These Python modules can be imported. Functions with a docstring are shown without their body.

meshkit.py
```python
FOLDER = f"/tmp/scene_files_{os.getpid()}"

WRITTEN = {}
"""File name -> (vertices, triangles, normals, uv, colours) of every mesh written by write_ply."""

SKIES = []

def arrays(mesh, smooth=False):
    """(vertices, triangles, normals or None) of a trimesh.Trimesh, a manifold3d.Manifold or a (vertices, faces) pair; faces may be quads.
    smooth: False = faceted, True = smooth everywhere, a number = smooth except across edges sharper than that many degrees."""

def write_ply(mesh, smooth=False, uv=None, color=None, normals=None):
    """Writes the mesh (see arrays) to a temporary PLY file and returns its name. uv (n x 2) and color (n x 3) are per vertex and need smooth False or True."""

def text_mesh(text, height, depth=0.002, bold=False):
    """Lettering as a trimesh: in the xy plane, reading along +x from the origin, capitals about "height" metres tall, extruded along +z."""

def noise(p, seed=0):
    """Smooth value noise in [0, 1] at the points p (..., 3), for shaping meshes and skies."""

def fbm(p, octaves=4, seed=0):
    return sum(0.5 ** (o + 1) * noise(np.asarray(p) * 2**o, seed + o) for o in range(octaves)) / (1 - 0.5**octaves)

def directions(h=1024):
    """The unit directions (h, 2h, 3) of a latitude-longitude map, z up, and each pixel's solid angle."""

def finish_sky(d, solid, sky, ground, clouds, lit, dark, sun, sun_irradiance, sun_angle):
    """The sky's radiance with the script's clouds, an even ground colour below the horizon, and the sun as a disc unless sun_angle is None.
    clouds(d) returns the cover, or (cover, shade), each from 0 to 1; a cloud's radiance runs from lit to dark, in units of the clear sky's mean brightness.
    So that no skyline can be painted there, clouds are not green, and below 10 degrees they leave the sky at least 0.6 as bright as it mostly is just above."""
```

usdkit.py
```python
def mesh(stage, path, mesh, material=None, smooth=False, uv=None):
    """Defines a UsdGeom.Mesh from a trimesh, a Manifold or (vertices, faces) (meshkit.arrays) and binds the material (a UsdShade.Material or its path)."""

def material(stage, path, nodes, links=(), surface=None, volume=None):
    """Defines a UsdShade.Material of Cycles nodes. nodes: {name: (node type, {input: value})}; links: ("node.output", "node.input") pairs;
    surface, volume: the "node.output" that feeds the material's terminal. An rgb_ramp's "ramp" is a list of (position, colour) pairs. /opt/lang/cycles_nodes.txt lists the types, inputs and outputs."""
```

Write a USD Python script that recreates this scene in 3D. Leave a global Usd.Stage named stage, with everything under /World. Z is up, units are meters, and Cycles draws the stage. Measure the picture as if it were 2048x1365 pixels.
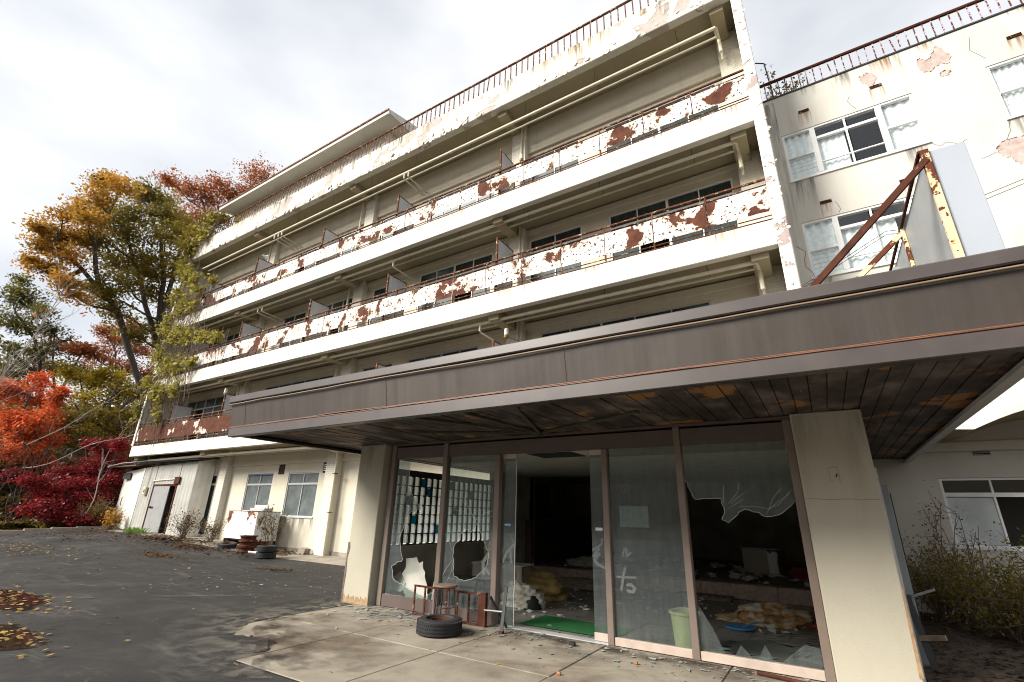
import math, random
import numpy as np
import trimesh
import usdkit, meshkit
from pxr import Gf, Sdf, Usd, UsdGeom, UsdLux, UsdShade, Vt
from shapely.geometry import Polygon, box as sbox

stage = Usd.Stage.CreateInMemory()
UsdGeom.SetStageUpAxis(stage, UsdGeom.Tokens.z)
UsdGeom.SetStageMetersPerUnit(stage, 1.0)
UsdGeom.Xform.Define(stage, "/World")
UsdGeom.Scope.Define(stage, "/World/Looks")
RNG = np.random.default_rng(11)
random.seed(11)

# ------------------------------------------------------------------ camera, sky, sun, exposure
EXPOSURE = 2.38
SUN_DIR = np.array([-0.50, -0.66, 0.56]); SUN_DIR /= np.linalg.norm(SUN_DIR)
SUN_INT, SUN_ANGLE = 0.40, 24.0
SKY_STRENGTH, CLOUD = 0.10, 2.1

yaw, pitch, roll = -0.57011619, 0.35330782, 0.02690826
cy_, sy_ = math.cos(yaw), math.sin(yaw)
fwd = np.array([sy_ * math.cos(pitch), cy_ * math.cos(pitch), math.sin(pitch)])
right0 = np.array([cy_, -sy_, 0.0]); up0 = np.cross(right0, fwd)
c_, s_ = math.cos(roll), math.sin(roll)
right = c_ * right0 + s_ * up0; up = -s_ * right0 + c_ * up0
cam = UsdGeom.Camera.Define(stage, "/World/camera")
m = Gf.Matrix4d(*right, 0, *up, 0, *(-fwd), 0, 0, 0, 1.6, 1)
cam.AddTransformOp().Set(m)
cam.CreateHorizontalApertureAttr(36.0); cam.CreateVerticalApertureAttr(36.0 * 682 / 1024)
cam.CreateFocalLengthAttr(36.0 * 942.277 / 2048)
cam.CreateClippingRangeAttr(Gf.Vec2f(0.05, 3000))
cam.CreateExposureAttr(EXPOSURE)
cam.CreateFStopAttr(0.0)

elev = math.asin(SUN_DIR[2]); rot = math.atan2(SUN_DIR[0], SUN_DIR[1])
sky_mat = usdkit.material(stage, "/World/Looks/cloudy_sky", {
    "sky": ("sky_texture", {"sky_type": "single_scattering", "sun_disc": False, "sun_elevation": elev, "sun_rotation": rot, "aerosol_density": 2.0}),
    "tc": ("texture_coordinate", {}),
    "mp": ("mapping", {"scale": (1.0, 1.0, 2.2)}),
    "n": ("noise_texture", {"scale": 1.5, "detail": 5.0, "roughness": 0.5}),
    "r": ("rgb_ramp", {"ramp": [(0.30, (0.60 * CLOUD, 0.63 * CLOUD, 0.68 * CLOUD)), (0.56, (1.0 * CLOUD, 1.0 * CLOUD, 1.0 * CLOUD)), (0.75, (1.12 * CLOUD, 1.11 * CLOUD, 1.09 * CLOUD))]}),
    "mix": ("mix", {"fac": 0.95}),
    "bg": ("background_shader", {"strength": SKY_STRENGTH})},
    [("tc.generated", "mp.vector"), ("mp.vector", "n.vector"), ("n.fac", "r.fac"), ("sky.color", "mix.color1"), ("r.color", "mix.color2"), ("mix.color", "bg.color")],
    surface="bg.background")
dome = UsdLux.DomeLight.Define(stage, "/World/sky")
UsdShade.MaterialBindingAPI.Apply(dome.GetPrim()).Bind(sky_mat)
dome.GetPrim().SetCustomDataByKey("kind", "structure")
sun = UsdLux.DistantLight.Define(stage, "/World/sun")
sun.CreateIntensityAttr(SUN_INT); sun.CreateAngleAttr(SUN_ANGLE); sun.CreateNormalizeAttr(True)
sun.CreateColorAttr(Gf.Vec3f(1.0, 0.95, 0.86))
zc = SUN_DIR; xc = np.cross([0, 0, 1], zc); xc /= np.linalg.norm(xc); yc = np.cross(zc, xc)
sun.AddTransformOp().Set(Gf.Matrix4d(*xc, 0, *yc, 0, *zc, 0, *(SUN_DIR * 80), 1))

# ------------------------------------------------------------------ helpers
_names = {}
def numbered(parent, name):
    k = (parent, name); n = _names.get(k, 0); _names[k] = n + 1
    return f"{parent}/{name}" if n == 0 else f"{parent}/{name}_{n:03d}"

def tag(prim, label=None, cat=None, group=None, kind=None):
    for k, v in (("label", label), ("category", cat), ("group", group), ("kind", kind)):
        if v: prim.SetCustomDataByKey(k, v)
    return prim

def thing(name, label, cat, loc=(0, 0, 0), rz=0.0, group=None):
    p = numbered("/World", name)
    x = UsdGeom.Xform.Define(stage, p)
    x.AddTranslateOp().Set(Gf.Vec3d(*map(float, loc)))
    if rz: x.AddRotateZOp().Set(float(rz))
    tag(x.GetPrim(), label, cat, group)
    return p

def copy_thing(src, label, loc, rz=0.0, group=None, tilt=None):
    name = src.split("/")[-1]
    p = numbered("/World", name)
    x = UsdGeom.Xform.Define(stage, p)
    x.GetPrim().GetReferences().AddInternalReference(src)
    x.ClearXformOpOrder()
    for a in list(x.GetPrim().GetAuthoredAttributes()): pass
    mat = Gf.Matrix4d().SetRotate(Gf.Rotation(Gf.Vec3d(0, 0, 1), float(rz)))
    if tilt: mat = Gf.Matrix4d().SetRotate(Gf.Rotation(Gf.Vec3d(*tilt[0]), float(tilt[1]))) * mat
    mat.SetTranslateOnly(Gf.Vec3d(*map(float, loc)))
    x.AddTransformOp(opSuffix="place").Set(mat)
    x.GetPrim().SetInstanceable(True)
    tag(x.GetPrim(), label, None, group)
    return p

class MB:
    def __init__(self): self.v, self.f, self.n = [], [], 0
    def add(self, v, f):
        v = np.asarray(v, float).reshape(-1, 3); f = np.asarray(f, int).reshape(-1, 3)
        self.v.append(v); self.f.append(f + self.n); self.n += len(v); return self
    def box(self, x0, x1, y0, y1, z0, z1):
        v = [(x, y, z) for x in (x0, x1) for y in (y0, y1) for z in (z0, z1)]
        f = [(0,1,3),(0,3,2),(4,6,7),(4,7,5),(0,4,5),(0,5,1),(2,3,7),(2,7,6),(0,2,6),(0,6,4),(1,5,7),(1,7,3)]
        return self.add(v, f)
    def cbox(self, x0, x1, y0, y1, z0, z1, c=0.008):
        import manifold3d as mf
        pts = []
        for x, sx in ((x0, 1), (x1, -1)):
            for y, sy in ((y0, 1), (y1, -1)):
                for z, sz in ((z0, 1), (z1, -1)):
                    pts += [(x + sx * c, y + sy * c, z), (x + sx * c, y, z + sz * c), (x, y + sy * c, z + sz * c)]
        h = mf.Manifold.hull_points(np.array(pts)); mm = h.to_mesh()
        return self.add(mm.vert_properties[:, :3], mm.tri_verts)
    def bar(self, p, q, w=0.03, h=None, up=(0, 0, 1)):
        p, q = np.array(p, float), np.array(q, float); h = w if h is None else h
        d = q - p; d /= np.linalg.norm(d); u = np.array(up, float)
        if abs(d @ u) > 0.95: u = np.array([0, 1.0, 0])
        s = np.cross(d, u); s /= np.linalg.norm(s); u = np.cross(s, d)
        v = [e + a * s * w / 2 + b * u * h / 2 for e in (p, q) for a in (-1, 1) for b in (-1, 1)]
        f = [(0,1,3),(0,3,2),(4,6,7),(4,7,5),(0,4,5),(0,5,1),(2,3,7),(2,7,6),(0,2,6),(0,6,4),(1,5,7),(1,7,3)]
        return self.add(v, f)
    def tube(self, path, r, n=8, caps=True):
        P = [np.array(p, float) for p in path]; R = r if np.ndim(r) else [r] * len(P)
        V = []; prev = None
        for i, p in enumerate(P):
            d = (P[min(i + 1, len(P) - 1)] - P[max(i - 1, 0)]); d /= np.linalg.norm(d) + 1e-12
            a = np.array([0, 0, 1.0]) if abs(d[2]) < 0.9 else np.array([1.0, 0, 0])
            if prev is not None: a = prev
            s = a - d * (a @ d); s /= np.linalg.norm(s) + 1e-12; t = np.cross(d, s); prev = s
            for k in range(n):
                th = 2 * math.pi * k / n
                V.append(p + R[i] * (math.cos(th) * s + math.sin(th) * t))
        F = []
        for i in range(len(P) - 1):
            for k in range(n):
                a, b = i * n + k, i * n + (k + 1) % n
                F += [(a, b, b + n), (a, b + n, a + n)]
        if caps:
            for base in (0, (len(P) - 1) * n):
                for k in range(1, n - 1):
                    F.append((base, base + k + 1, base + k) if base == 0 else (base, base + k, base + k + 1))
        return self.add(V, F)
    def prism(self, poly, y0, y1, plane="xz"):
        pg = poly if isinstance(poly, Polygon) or hasattr(poly, "geoms") else Polygon(poly)
        if not pg.is_valid: pg = pg.buffer(0)
        for g in getattr(pg, "geoms", [pg]):
            if g.area < 1e-7: continue
            t = trimesh.creation.extrude_polygon(g, abs(y1 - y0), engine="earcut")
            v = np.array(t.vertices); f = np.array(t.faces)
            if plane == "xz": v = np.stack([v[:, 0], min(y0, y1) + v[:, 2], v[:, 1]], 1); f = f[:, ::-1]
            elif plane == "yz": v = np.stack([min(y0, y1) + v[:, 2], v[:, 0], v[:, 1]], 1)
            else: v[:, 2] += min(y0, y1)
            self.add(v, f)
        return self
    def lathe(self, prof, n=24, c=(0, 0, 0)):
        V = []; F = []; k = len(prof)
        for i in range(n):
            a = 2 * math.pi * i / n
            V += [(c[0] + r * math.cos(a), c[1] + r * math.sin(a), c[2] + z) for r, z in prof]
        for i in range(n):
            j = (i + 1) % n
            for p in range(k - 1):
                F += [(i * k + p, j * k + p, j * k + p + 1), (i * k + p, j * k + p + 1, i * k + p + 1)]
        return self.add(V, F)
    def xf(self, fn):
        self.v = [fn(v) for v in self.v]; return self
    def mesh(self):
        return (np.vstack(self.v), np.vstack(self.f))

def part(parent, name, mb, mat, label=None, smooth=False, kind=None):
    p = numbered(parent, name)
    me = usdkit.mesh(stage, p, mb.mesh(), mat, smooth=smooth)
    me.CreateDoubleSidedAttr(True)
    if label or kind: tag(me.GetPrim(), label, None, None, kind)
    return p

def solo(name, mb, mat, label, cat, group=None, smooth=False, kind=None):
    p = numbered("/World", name)
    me = usdkit.mesh(stage, p, mb.mesh(), mat, smooth=smooth); me.CreateDoubleSidedAttr(True)
    tag(me.GetPrim(), label, cat, group, kind); return p

def curves(path, lines, width, mat):
    cv = UsdGeom.BasisCurves.Define(stage, path)
    cv.CreateTypeAttr("linear"); cv.CreateCurveVertexCountsAttr([len(l) for l in lines])
    cv.CreatePointsAttr(Vt.Vec3fArray.FromNumpy(np.vstack([np.asarray(l, np.float32) for l in lines])))
    w = np.concatenate([np.linspace(width, width * 0.5, len(l)) for l in lines]).astype(np.float32)
    cv.CreateWidthsAttr(Vt.FloatArray.FromNumpy(w)); cv.SetWidthsInterpolation("vertex")
    UsdShade.MaterialBindingAPI.Apply(cv.GetPrim()).Bind(mat)
    return cv.GetPrim()

# ------------------------------------------------------------------ materials
def M(name, nodes, links, surface="p.BSDF"):
    return usdkit.material(stage, "/World/Looks/" + name, nodes, links, surface=surface)

def plain(name, col, rough=0.6, metallic=0.0, var=0.12, scale=3.0, spec=0.4, bump=0.0, bscale=60.0):
    c0 = tuple(max(0, c * (1 - var)) for c in col); c1 = tuple(min(1, c * (1 + var)) for c in col)
    nodes = {"g": ("geometry", {}), "n": ("noise_texture", {"scale": scale, "detail": 5.0, "roughness": 0.6}),
             "r": ("rgb_ramp", {"ramp": [(0.3, c0), (0.7, c1)]}),
             "p": ("principled_bsdf", {"roughness": rough, "metallic": metallic, "specular_ior_level": spec})}
    links = [("g.position", "n.vector"), ("n.fac", "r.fac"), ("r.color", "p.base_color")]
    if bump:
        nodes["bn"] = ("noise_texture", {"scale": bscale, "detail": 3.0}); nodes["b"] = ("bump", {"strength": bump, "distance": 0.01})
        links += [("g.position", "bn.vector"), ("bn.fac", "b.height"), ("b.normal", "p.normal")]
    return M(name, nodes, links)

def plaster(name, base, under, peel=None, dirt=(0.30, 0.25, 0.17), dirt_amt=0.5, streak=0.5, rust=0.0, tile=False, peel_scale=0.9, rough=0.85):
    """Old painted render: grainy, streaked by rain, stained, with paint that has come off in plates."""
    n = {"g": ("geometry", {}),
         "n1": ("noise_texture", {"scale": 0.7, "detail": 6.0, "roughness": 0.6}),
         "r1": ("rgb_ramp", {"ramp": [(0.25, tuple(c * 0.88 for c in base)), (0.55, base), (0.8, tuple(min(1, c * 1.06) for c in base))]}),
         "ms": ("mapping", {"scale": (5.0, 5.0, 0.35)}),
         "n2": ("noise_texture", {"scale": 1.0, "detail": 5.0, "roughness": 0.65}),
         "r2": ("rgb_ramp", {"ramp": [(0.54, (0, 0, 0)), (0.78, (streak,) * 3)]}),
         "m1": ("mix", {"color2": dirt}),
         "n3": ("noise_texture", {"scale": 2.6, "detail": 8.0, "roughness": 0.7}),
         "r3": ("rgb_ramp", {"ramp": [(0.58, (0, 0, 0)), (0.74, (dirt_amt * 0.6,) * 3)]}),
         "m2": ("mix", {"color2": tuple(c * 1.5 for c in dirt)}),
         "bn": ("noise_texture", {"scale": 75.0, "detail": 3.0}),
         "b": ("bump", {"strength": 0.35, "distance": 0.006}),
         "p": ("principled_bsdf", {"roughness": rough, "specular_ior_level": 0.25})}
    l = [("g.position", "n1.vector"), ("n1.fac", "r1.fac"), ("g.position", "ms.vector"), ("ms.vector", "n2.vector"), ("n2.fac", "r2.fac"),
         ("r1.color", "m1.color1"), ("r2.color", "m1.fac"), ("g.position", "n3.vector"), ("n3.fac", "r3.fac"),
         ("m1.color", "m2.color1"), ("r3.color", "m2.fac"), ("g.position", "bn.vector"), ("bn.fac", "b.height")]
    out = "m2.color"; nrm = "b.normal"
    if rust:
        n["mr"] = ("mapping", {"scale": (3.2, 3.2, 0.28), "location": (7.3, 1.1, 0.4)})
        n["n4"] = ("noise_texture", {"scale": 1.0, "detail": 4.0, "roughness": 0.6})
        n["r4"] = ("rgb_ramp", {"ramp": [(0.62, (0, 0, 0)), (0.78, (rust,) * 3)]})
        n["m3"] = ("mix", {"color2": (0.42, 0.22, 0.08)})
        l += [("g.position", "mr.vector"), ("mr.vector", "n4.vector"), ("n4.fac", "r4.fac"), (out, "m3.color1"), ("r4.color", "m3.fac")]; out = "m3.color"
    if peel:
        n["pm"] = ("mapping", {"scale": (1.0, 1.0, 1.25)})
        n["n5"] = ("noise_texture", {"scale": peel_scale, "detail": 7.0, "roughness": 0.58, "distortion": 0.4})
        n["r5"] = ("rgb_ramp", {"ramp": [(peel - 0.004, (0, 0, 0)), (peel + 0.004, (1, 1, 1))]})
        n["un"] = ("noise_texture", {"scale": 5.0, "detail": 6.0}); n["ur"] = ("rgb_ramp", {"ramp": [(0.3, tuple(c * 0.8 for c in under)), (0.7, under)]})
        n["m4"] = ("mix", {})
        n["e5"] = ("rgb_ramp", {"ramp": [(peel - 0.010, (0, 0, 0)), (peel - 0.003, (0.6,) * 3), (peel + 0.004, (0, 0, 0))]})
        n["m5"] = ("mix", {"color2": (0.16, 0.13, 0.10)})
        n["b2"] = ("bump", {"strength": 0.9, "distance": 0.02, "invert": True})
        l += [("g.position", "pm.vector"), ("pm.vector", "n5.vector"), ("n5.fac", "r5.fac"), ("g.position", "un.vector"), ("un.fac", "ur.fac"),
              (out, "m4.color1"), ("ur.color", "m4.color2"), ("r5.color", "m4.fac"), ("n5.fac", "e5.fac"), ("m4.color", "m5.color1"), ("e5.color", "m5.fac"),
              ("r5.color", "b2.height"), ("b.normal", "b2.normal")]
        out = "m5.color"; nrm = "b2.normal"
    if tile:
        n["tm"] = ("mapping", {"rotation": (math.pi / 2, 0, 0)})
        n["bt"] = ("brick_texture", {"scale": 1.0, "brick_width": 0.23, "row_height": 0.075, "mortar_size": 0.006, "color1": (1, 1, 1), "color2": (0.9, 0.9, 0.9), "mortar": (0, 0, 0)})
        n["tmix"] = ("mix", {"mix_type": "multiply", "fac": 0.22}); n["b3"] = ("bump", {"strength": 0.6, "distance": 0.008})
        l += [("g.position", "tm.vector"), ("tm.vector", "bt.vector"), (out, "tmix.color1"), ("bt.color", "tmix.color2"), ("bt.fac", "b3.height"), (nrm, "b3.normal")]
        n["b3"][1]["invert"] = True
        out = "tmix.color"; nrm = "b3.normal"
    l += [(out, "p.base_color"), (nrm, "p.normal")]
    return M(name, n, l)

def peeling_metal(name, paint, thr, rust_dark=(0.050, 0.019, 0.014), rust=(0.135, 0.050, 0.030), scale=1.5, spot=0.66, spot_scale=15.0, rough=0.6):
    n = {"g": ("geometry", {}), "mp": ("mapping", {"scale": (1.0, 1.0, 1.0)}),
         "a": ("noise_texture", {"scale": scale, "detail": 7.0, "roughness": 0.62, "distortion": 0.25}),
         "ra": ("rgb_ramp", {"ramp": [(thr - 0.006, (1, 1, 1)), (thr + 0.006, (0, 0, 0))]}),
         "s": ("noise_texture", {"scale": spot_scale, "detail": 2.0, "roughness": 0.5}),
         "rs": ("rgb_ramp", {"ramp": [(spot, (1, 1, 1)), (spot + 0.02, (0, 0, 0))]}),
         "mul": ("mix", {"mix_type": "multiply", "fac": 1.0}),
         "rn": ("noise_texture", {"scale": 4.0, "detail": 7.0, "roughness": 0.65}),
         "rr": ("rgb_ramp", {"ramp": [(0.28, rust_dark), (0.5, tuple((a + b) / 2 for a, b in zip(rust, rust_dark))), (0.68, rust), (0.85, tuple(c * 1.35 for c in rust))]}),
         "pn": ("noise_texture", {"scale": 2.0, "detail": 6.0}),
         "pr": ("rgb_ramp", {"ramp": [(0.3, tuple(c * 0.86 for c in paint)), (0.6, paint)]}),
         "en": ("rgb_ramp", {"ramp": [(thr - 0.075, (0, 0, 0)), (thr - 0.004, (0.55,) * 3), (thr + 0.01, (0.0,) * 3)]}),
         "em": ("mix", {"color2": (0.50, 0.30, 0.15)}),
         "fin": ("mix", {}), "b": ("bump", {"strength": 0.8, "distance": 0.01}),
         "p": ("principled_bsdf", {"roughness": 0.85, "specular_ior_level": 0.12})}
    l = [("g.position", "mp.vector"), ("mp.vector", "a.vector"), ("a.fac", "ra.fac"), ("g.position", "s.vector"), ("s.fac", "rs.fac"), ("ra.color", "mul.color1"), ("rs.color", "mul.color2"),
         ("g.position", "rn.vector"), ("rn.fac", "rr.fac"), ("g.position", "pn.vector"), ("pn.fac", "pr.fac"), ("a.fac", "en.fac"), ("pr.color", "em.color1"), ("en.color", "em.fac"),
         ("rr.color", "fin.color1"), ("em.color", "fin.color2"), ("mul.color", "fin.fac"), ("fin.color", "p.base_color"), ("mul.color", "b.height"), ("b.normal", "p.normal")]
    return M(name, n, l)

def pane_glass(name, tint=(0.78, 0.84, 0.84), dust=0.0, dust_col=(0.32, 0.34, 0.33), rough=0.02, base=0.035):
    n = {"t": ("transparent_bsdf", {"color": tint}), "gl": ("glossy_bsdf", {"color": (0.9, 0.93, 0.95), "roughness": rough}), "lw": ("layer_weight", {"blend": 0.5}), "pw": ("math", {"math_type": "power", "value2": 4.0}), "f": ("math", {"math_type": "multiply_add", "value2": 0.60, "value3": base}),
         "mx": ("mix_closure", {})}
    l = [("lw.facing", "pw.value1"), ("pw.value", "f.value1"), ("f.value", "mx.fac"), ("t.BSDF", "mx.closure1"), ("gl.BSDF", "mx.closure2")]
    if dust:
        n["g"] = ("geometry", {}); n["mp"] = ("mapping", {"scale": (9.0, 9.0, 1.2)}); n["nz"] = ("noise_texture", {"scale": 1.6, "detail": 6.0, "roughness": 0.7})
        n["r"] = ("rgb_ramp", {"ramp": [(0.3, tuple(c * 0.45 for c in dust_col)), (0.7, tuple(c * 1.3 for c in dust_col))]})
        n["d"] = ("diffuse_bsdf", {}); n["o"] = ("mix_closure", {"fac": dust})
        l += [("g.position", "mp.vector"), ("mp.vector", "nz.vector"), ("nz.fac", "r.fac"), ("r.color", "d.color"), ("mx.closure", "o.closure1"), ("d.BSDF", "o.closure2")]
        return M(name, n, l, "o.closure")
    return M(name, n, l, "mx.closure")

def leafmat(name, ramp, trans=0.45, clump=(0.65, 1.15), cs=0.8, rough=0.5):
    gain = 1.0 if trans < .1 else 2.05
    ramp = [(a, tuple(min(.8, q * gain) for q in c)) for a, c in ramp]
    n = {"g": ("geometry", {}), "r": ("rgb_ramp", {"ramp": ramp}), "n": ("noise_texture", {"scale": cs, "detail": 3.0}),
         "cr": ("rgb_ramp", {"ramp": [(0.3, (clump[0],) * 3), (0.7, (clump[1],) * 3)]}), "mu": ("mix", {"mix_type": "multiply", "fac": 1.0}),
         "ad": ("math", {"math_type": "multiply_add", "value2": 0.62}), "sb": ("math", {"math_type": "multiply", "value2": 0.38}),
         "p": ("principled_bsdf", {"roughness": rough, "specular_ior_level": 0.25}), "tr": ("translucent_bsdf", {}), "mx": ("mix_closure", {"fac": trans})}
    l = [("g.random_per_island", "ad.value1"), ("n.fac", "sb.value1"), ("sb.value", "ad.value3"), ("ad.value", "r.fac"), ("g.position", "n.vector"), ("n.fac", "cr.fac"),
         ("r.color", "mu.color1"), ("cr.color", "mu.color2"), ("mu.color", "p.base_color"), ("mu.color", "tr.color"), ("p.BSDF", "mx.closure1"), ("tr.BSDF", "mx.closure2")]
    return M(name, n, l, "mx.closure")

CREAM = (0.57, 0.525, 0.425); WHITE = (0.76, 0.74, 0.67); PINK = (0.47, 0.37, 0.34)
m_wall = plaster("cream_render", CREAM, PINK, streak=0.30, dirt_amt=0.35)
m_band = plaster("white_painted_concrete", (0.73, 0.705, 0.62), PINK, streak=0.14, dirt_amt=0.12, rust=0.22)
m_parapet = plaster("peeling_parapet_paint", (0.63, 0.605, 0.53), (0.47, 0.41, 0.37), peel=0.585, streak=0.40, dirt_amt=0.5, rust=0.5, peel_scale=0.85)
m_end = plaster("peeling_end_wall_paint", (0.64, 0.615, 0.55), (0.42, 0.34, 0.32), peel=0.60, streak=0.15, dirt_amt=0.2, peel_scale=2.2)
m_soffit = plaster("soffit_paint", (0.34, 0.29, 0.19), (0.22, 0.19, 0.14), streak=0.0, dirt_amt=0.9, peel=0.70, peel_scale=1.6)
m_annex = plaster("annex_render", (0.545, 0.525, 0.47), PINK, streak=0.16, dirt_amt=0.35, rust=0.28)
m_pil = plaster("tiled_pilaster", (0.63, 0.60, 0.51), PINK, streak=0.12, dirt_amt=0.2, tile=True)
m_col = plaster("porch_column_paint", (0.40, 0.37, 0.295), PINK, streak=0.18, dirt_amt=0.45)
m_pinkpatch = plain("bare_pink_undercoat", (0.44, 0.34, 0.31), 0.9, var=0.25, scale=6, bump=0.4)
m_flake = plain("curled_paint", (0.62, 0.57, 0.50), 0.8, var=0.25, scale=9)
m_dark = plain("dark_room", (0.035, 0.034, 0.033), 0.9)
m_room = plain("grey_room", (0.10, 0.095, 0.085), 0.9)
m_alu = plain("white_window_frame", (0.74, 0.74, 0.73), 0.45, var=0.06)
m_alugrey = plain("grey_aluminium_frame", (0.42, 0.43, 0.43), 0.4, var=0.12, spec=0.5)
m_glass = pane_glass("window_glass", (0.97, 0.985, 0.985))
m_glassgreen = pane_glass("dusty_balcony_glass", (0.42, 0.50, 0.49), dust=0.18, dust_col=(0.20, 0.24, 0.235), rough=0.3, base=0.008)
m_doorglass = pane_glass("dusty_entrance_glass", (0.76, 0.81, 0.80), dust=0.075, dust_col=(0.34, 0.37, 0.37))
m_frost = plain("frosted_glass", (0.10, 0.115, 0.115), 0.35, var=0.35, scale=2.2)
m_curtain = plain("pale_curtain", (0.82, 0.86, 0.86), 0.9, var=0.15, scale=8)
m_curtain2 = plain("grey_curtain", (0.40, 0.42, 0.41), 0.9, var=0.2, scale=8)
m_pipe = plain("cream_pvc_pipe", (0.60, 0.55, 0.42), 0.45, var=0.10)
m_rust = peeling_metal("rusty_rail_steel", (0.52, 0.42, 0.33), 0.42, rust=(0.17, 0.068, 0.032), scale=9.0, spot=0.62, spot_scale=30)
m_panel = peeling_metal("peeling_white_panel", (0.70, 0.685, 0.65), 0.555, scale=1.25, spot=0.625, spot_scale=13.0)
m_panelrust = peeling_metal("mostly_rusted_panel", (0.72, 0.66, 0.60), 0.40, rust=(0.125, 0.046, 0.026), scale=1.4, spot=0.60, spot_scale=12)
m_signsteel = peeling_metal("flaking_cream_steel", (0.66, 0.54, 0.34), 0.52, rust=(0.16, 0.048, 0.020), scale=3.2, spot=0.62, spot_scale=16)
m_redrust = peeling_metal("red_rusted_steel", (0.17, 0.075, 0.05), 0.35, rust_dark=(0.035, 0.014, 0.010), rust=(0.105, 0.036, 0.022), scale=5.0, spot=0.66)
m_white_tank = peeling_metal("white_tank_paint", (0.82, 0.82, 0.82), 0.60, scale=1.9, spot=0.72, rust=(0.20, 0.08, 0.04))
m_partition = plain("grey_partition_board", (0.46, 0.455, 0.45), 0.7, var=0.08)
m_brown = M("brown_fascia_metal", {"g": ("geometry", {}), "n": ("noise_texture", {"scale": 0.8, "detail": 6.0}), "r": ("rgb_ramp", {"ramp": [(.3, (0.046, 0.037, 0.032)), (.7, (0.066, 0.054, 0.047))]}),
    "mp": ("mapping", {"scale": (7.0, 1.0, 0.5)}), "n2": ("noise_texture", {"scale": 1.0, "detail": 6.0, "roughness": .7}), "r2": ("rgb_ramp", {"ramp": [(.52, (0, 0, 0)), (.80, (.22,) * 3)]}), "m1": ("mix", {"color2": (0.085, 0.067, 0.058)}),
    "n3": ("noise_texture", {"scale": 5.0, "detail": 8.0, "roughness": .75}), "r3": ("rgb_ramp", {"ramp": [(.66, (0, 0, 0)), (.74, (.6,) * 3)]}), "m2": ("mix", {"color2": (0.12, 0.062, 0.038)}),
    "bn": ("noise_texture", {"scale": 1.6, "detail": 2.0}), "b": ("bump", {"strength": .35, "distance": .03}), "rr": ("rgb_ramp", {"ramp": [(.3, (.34,) * 3), (.7, (.62,) * 3)]}), "p": ("principled_bsdf", {"specular_ior_level": .45})},
    [("g.position", "n.vector"), ("n.fac", "r.fac"), ("g.position", "mp.vector"), ("mp.vector", "n2.vector"), ("n2.fac", "r2.fac"), ("r.color", "m1.color1"), ("r2.color", "m1.fac"), ("g.position", "n3.vector"), ("n3.fac", "r3.fac"), ("m1.color", "m2.color1"), ("r3.color", "m2.fac"), ("m2.color", "p.base_color"),
     ("g.position", "bn.vector"), ("bn.fac", "b.height"), ("b.normal", "p.normal"), ("n2.fac", "rr.fac"), ("rr.color", "p.roughness")])
m_browntrim = plain("brown_trim_metal", (0.055, 0.043, 0.040), 0.40, var=0.22, scale=2.5, spec=0.5)
m_mauve = plain("mauve_metal_header", (0.10, 0.073, 0.064), 0.5, var=0.1)
m_kick = plain("pale_pink_kick_plate", (0.46, 0.37, 0.31), 0.55, var=0.12, scale=6)
m_post = plain("bronze_aluminium_post", (0.17, 0.13, 0.105), 0.45, var=0.12, spec=0.5)
m_soil = plain("leaf_litter_soil", (0.060, 0.042, 0.030), 0.95, var=0.5, scale=7.0, bump=0.9, bscale=22)
m_hill = plain("brush_covered_slope", (0.070, 0.052, 0.024), 0.95, var=0.6, scale=1.2, bump=0.8, bscale=6)
m_black = plain("black_rubber", (0.016, 0.016, 0.017), 0.75, var=0.3, scale=10)
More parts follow.
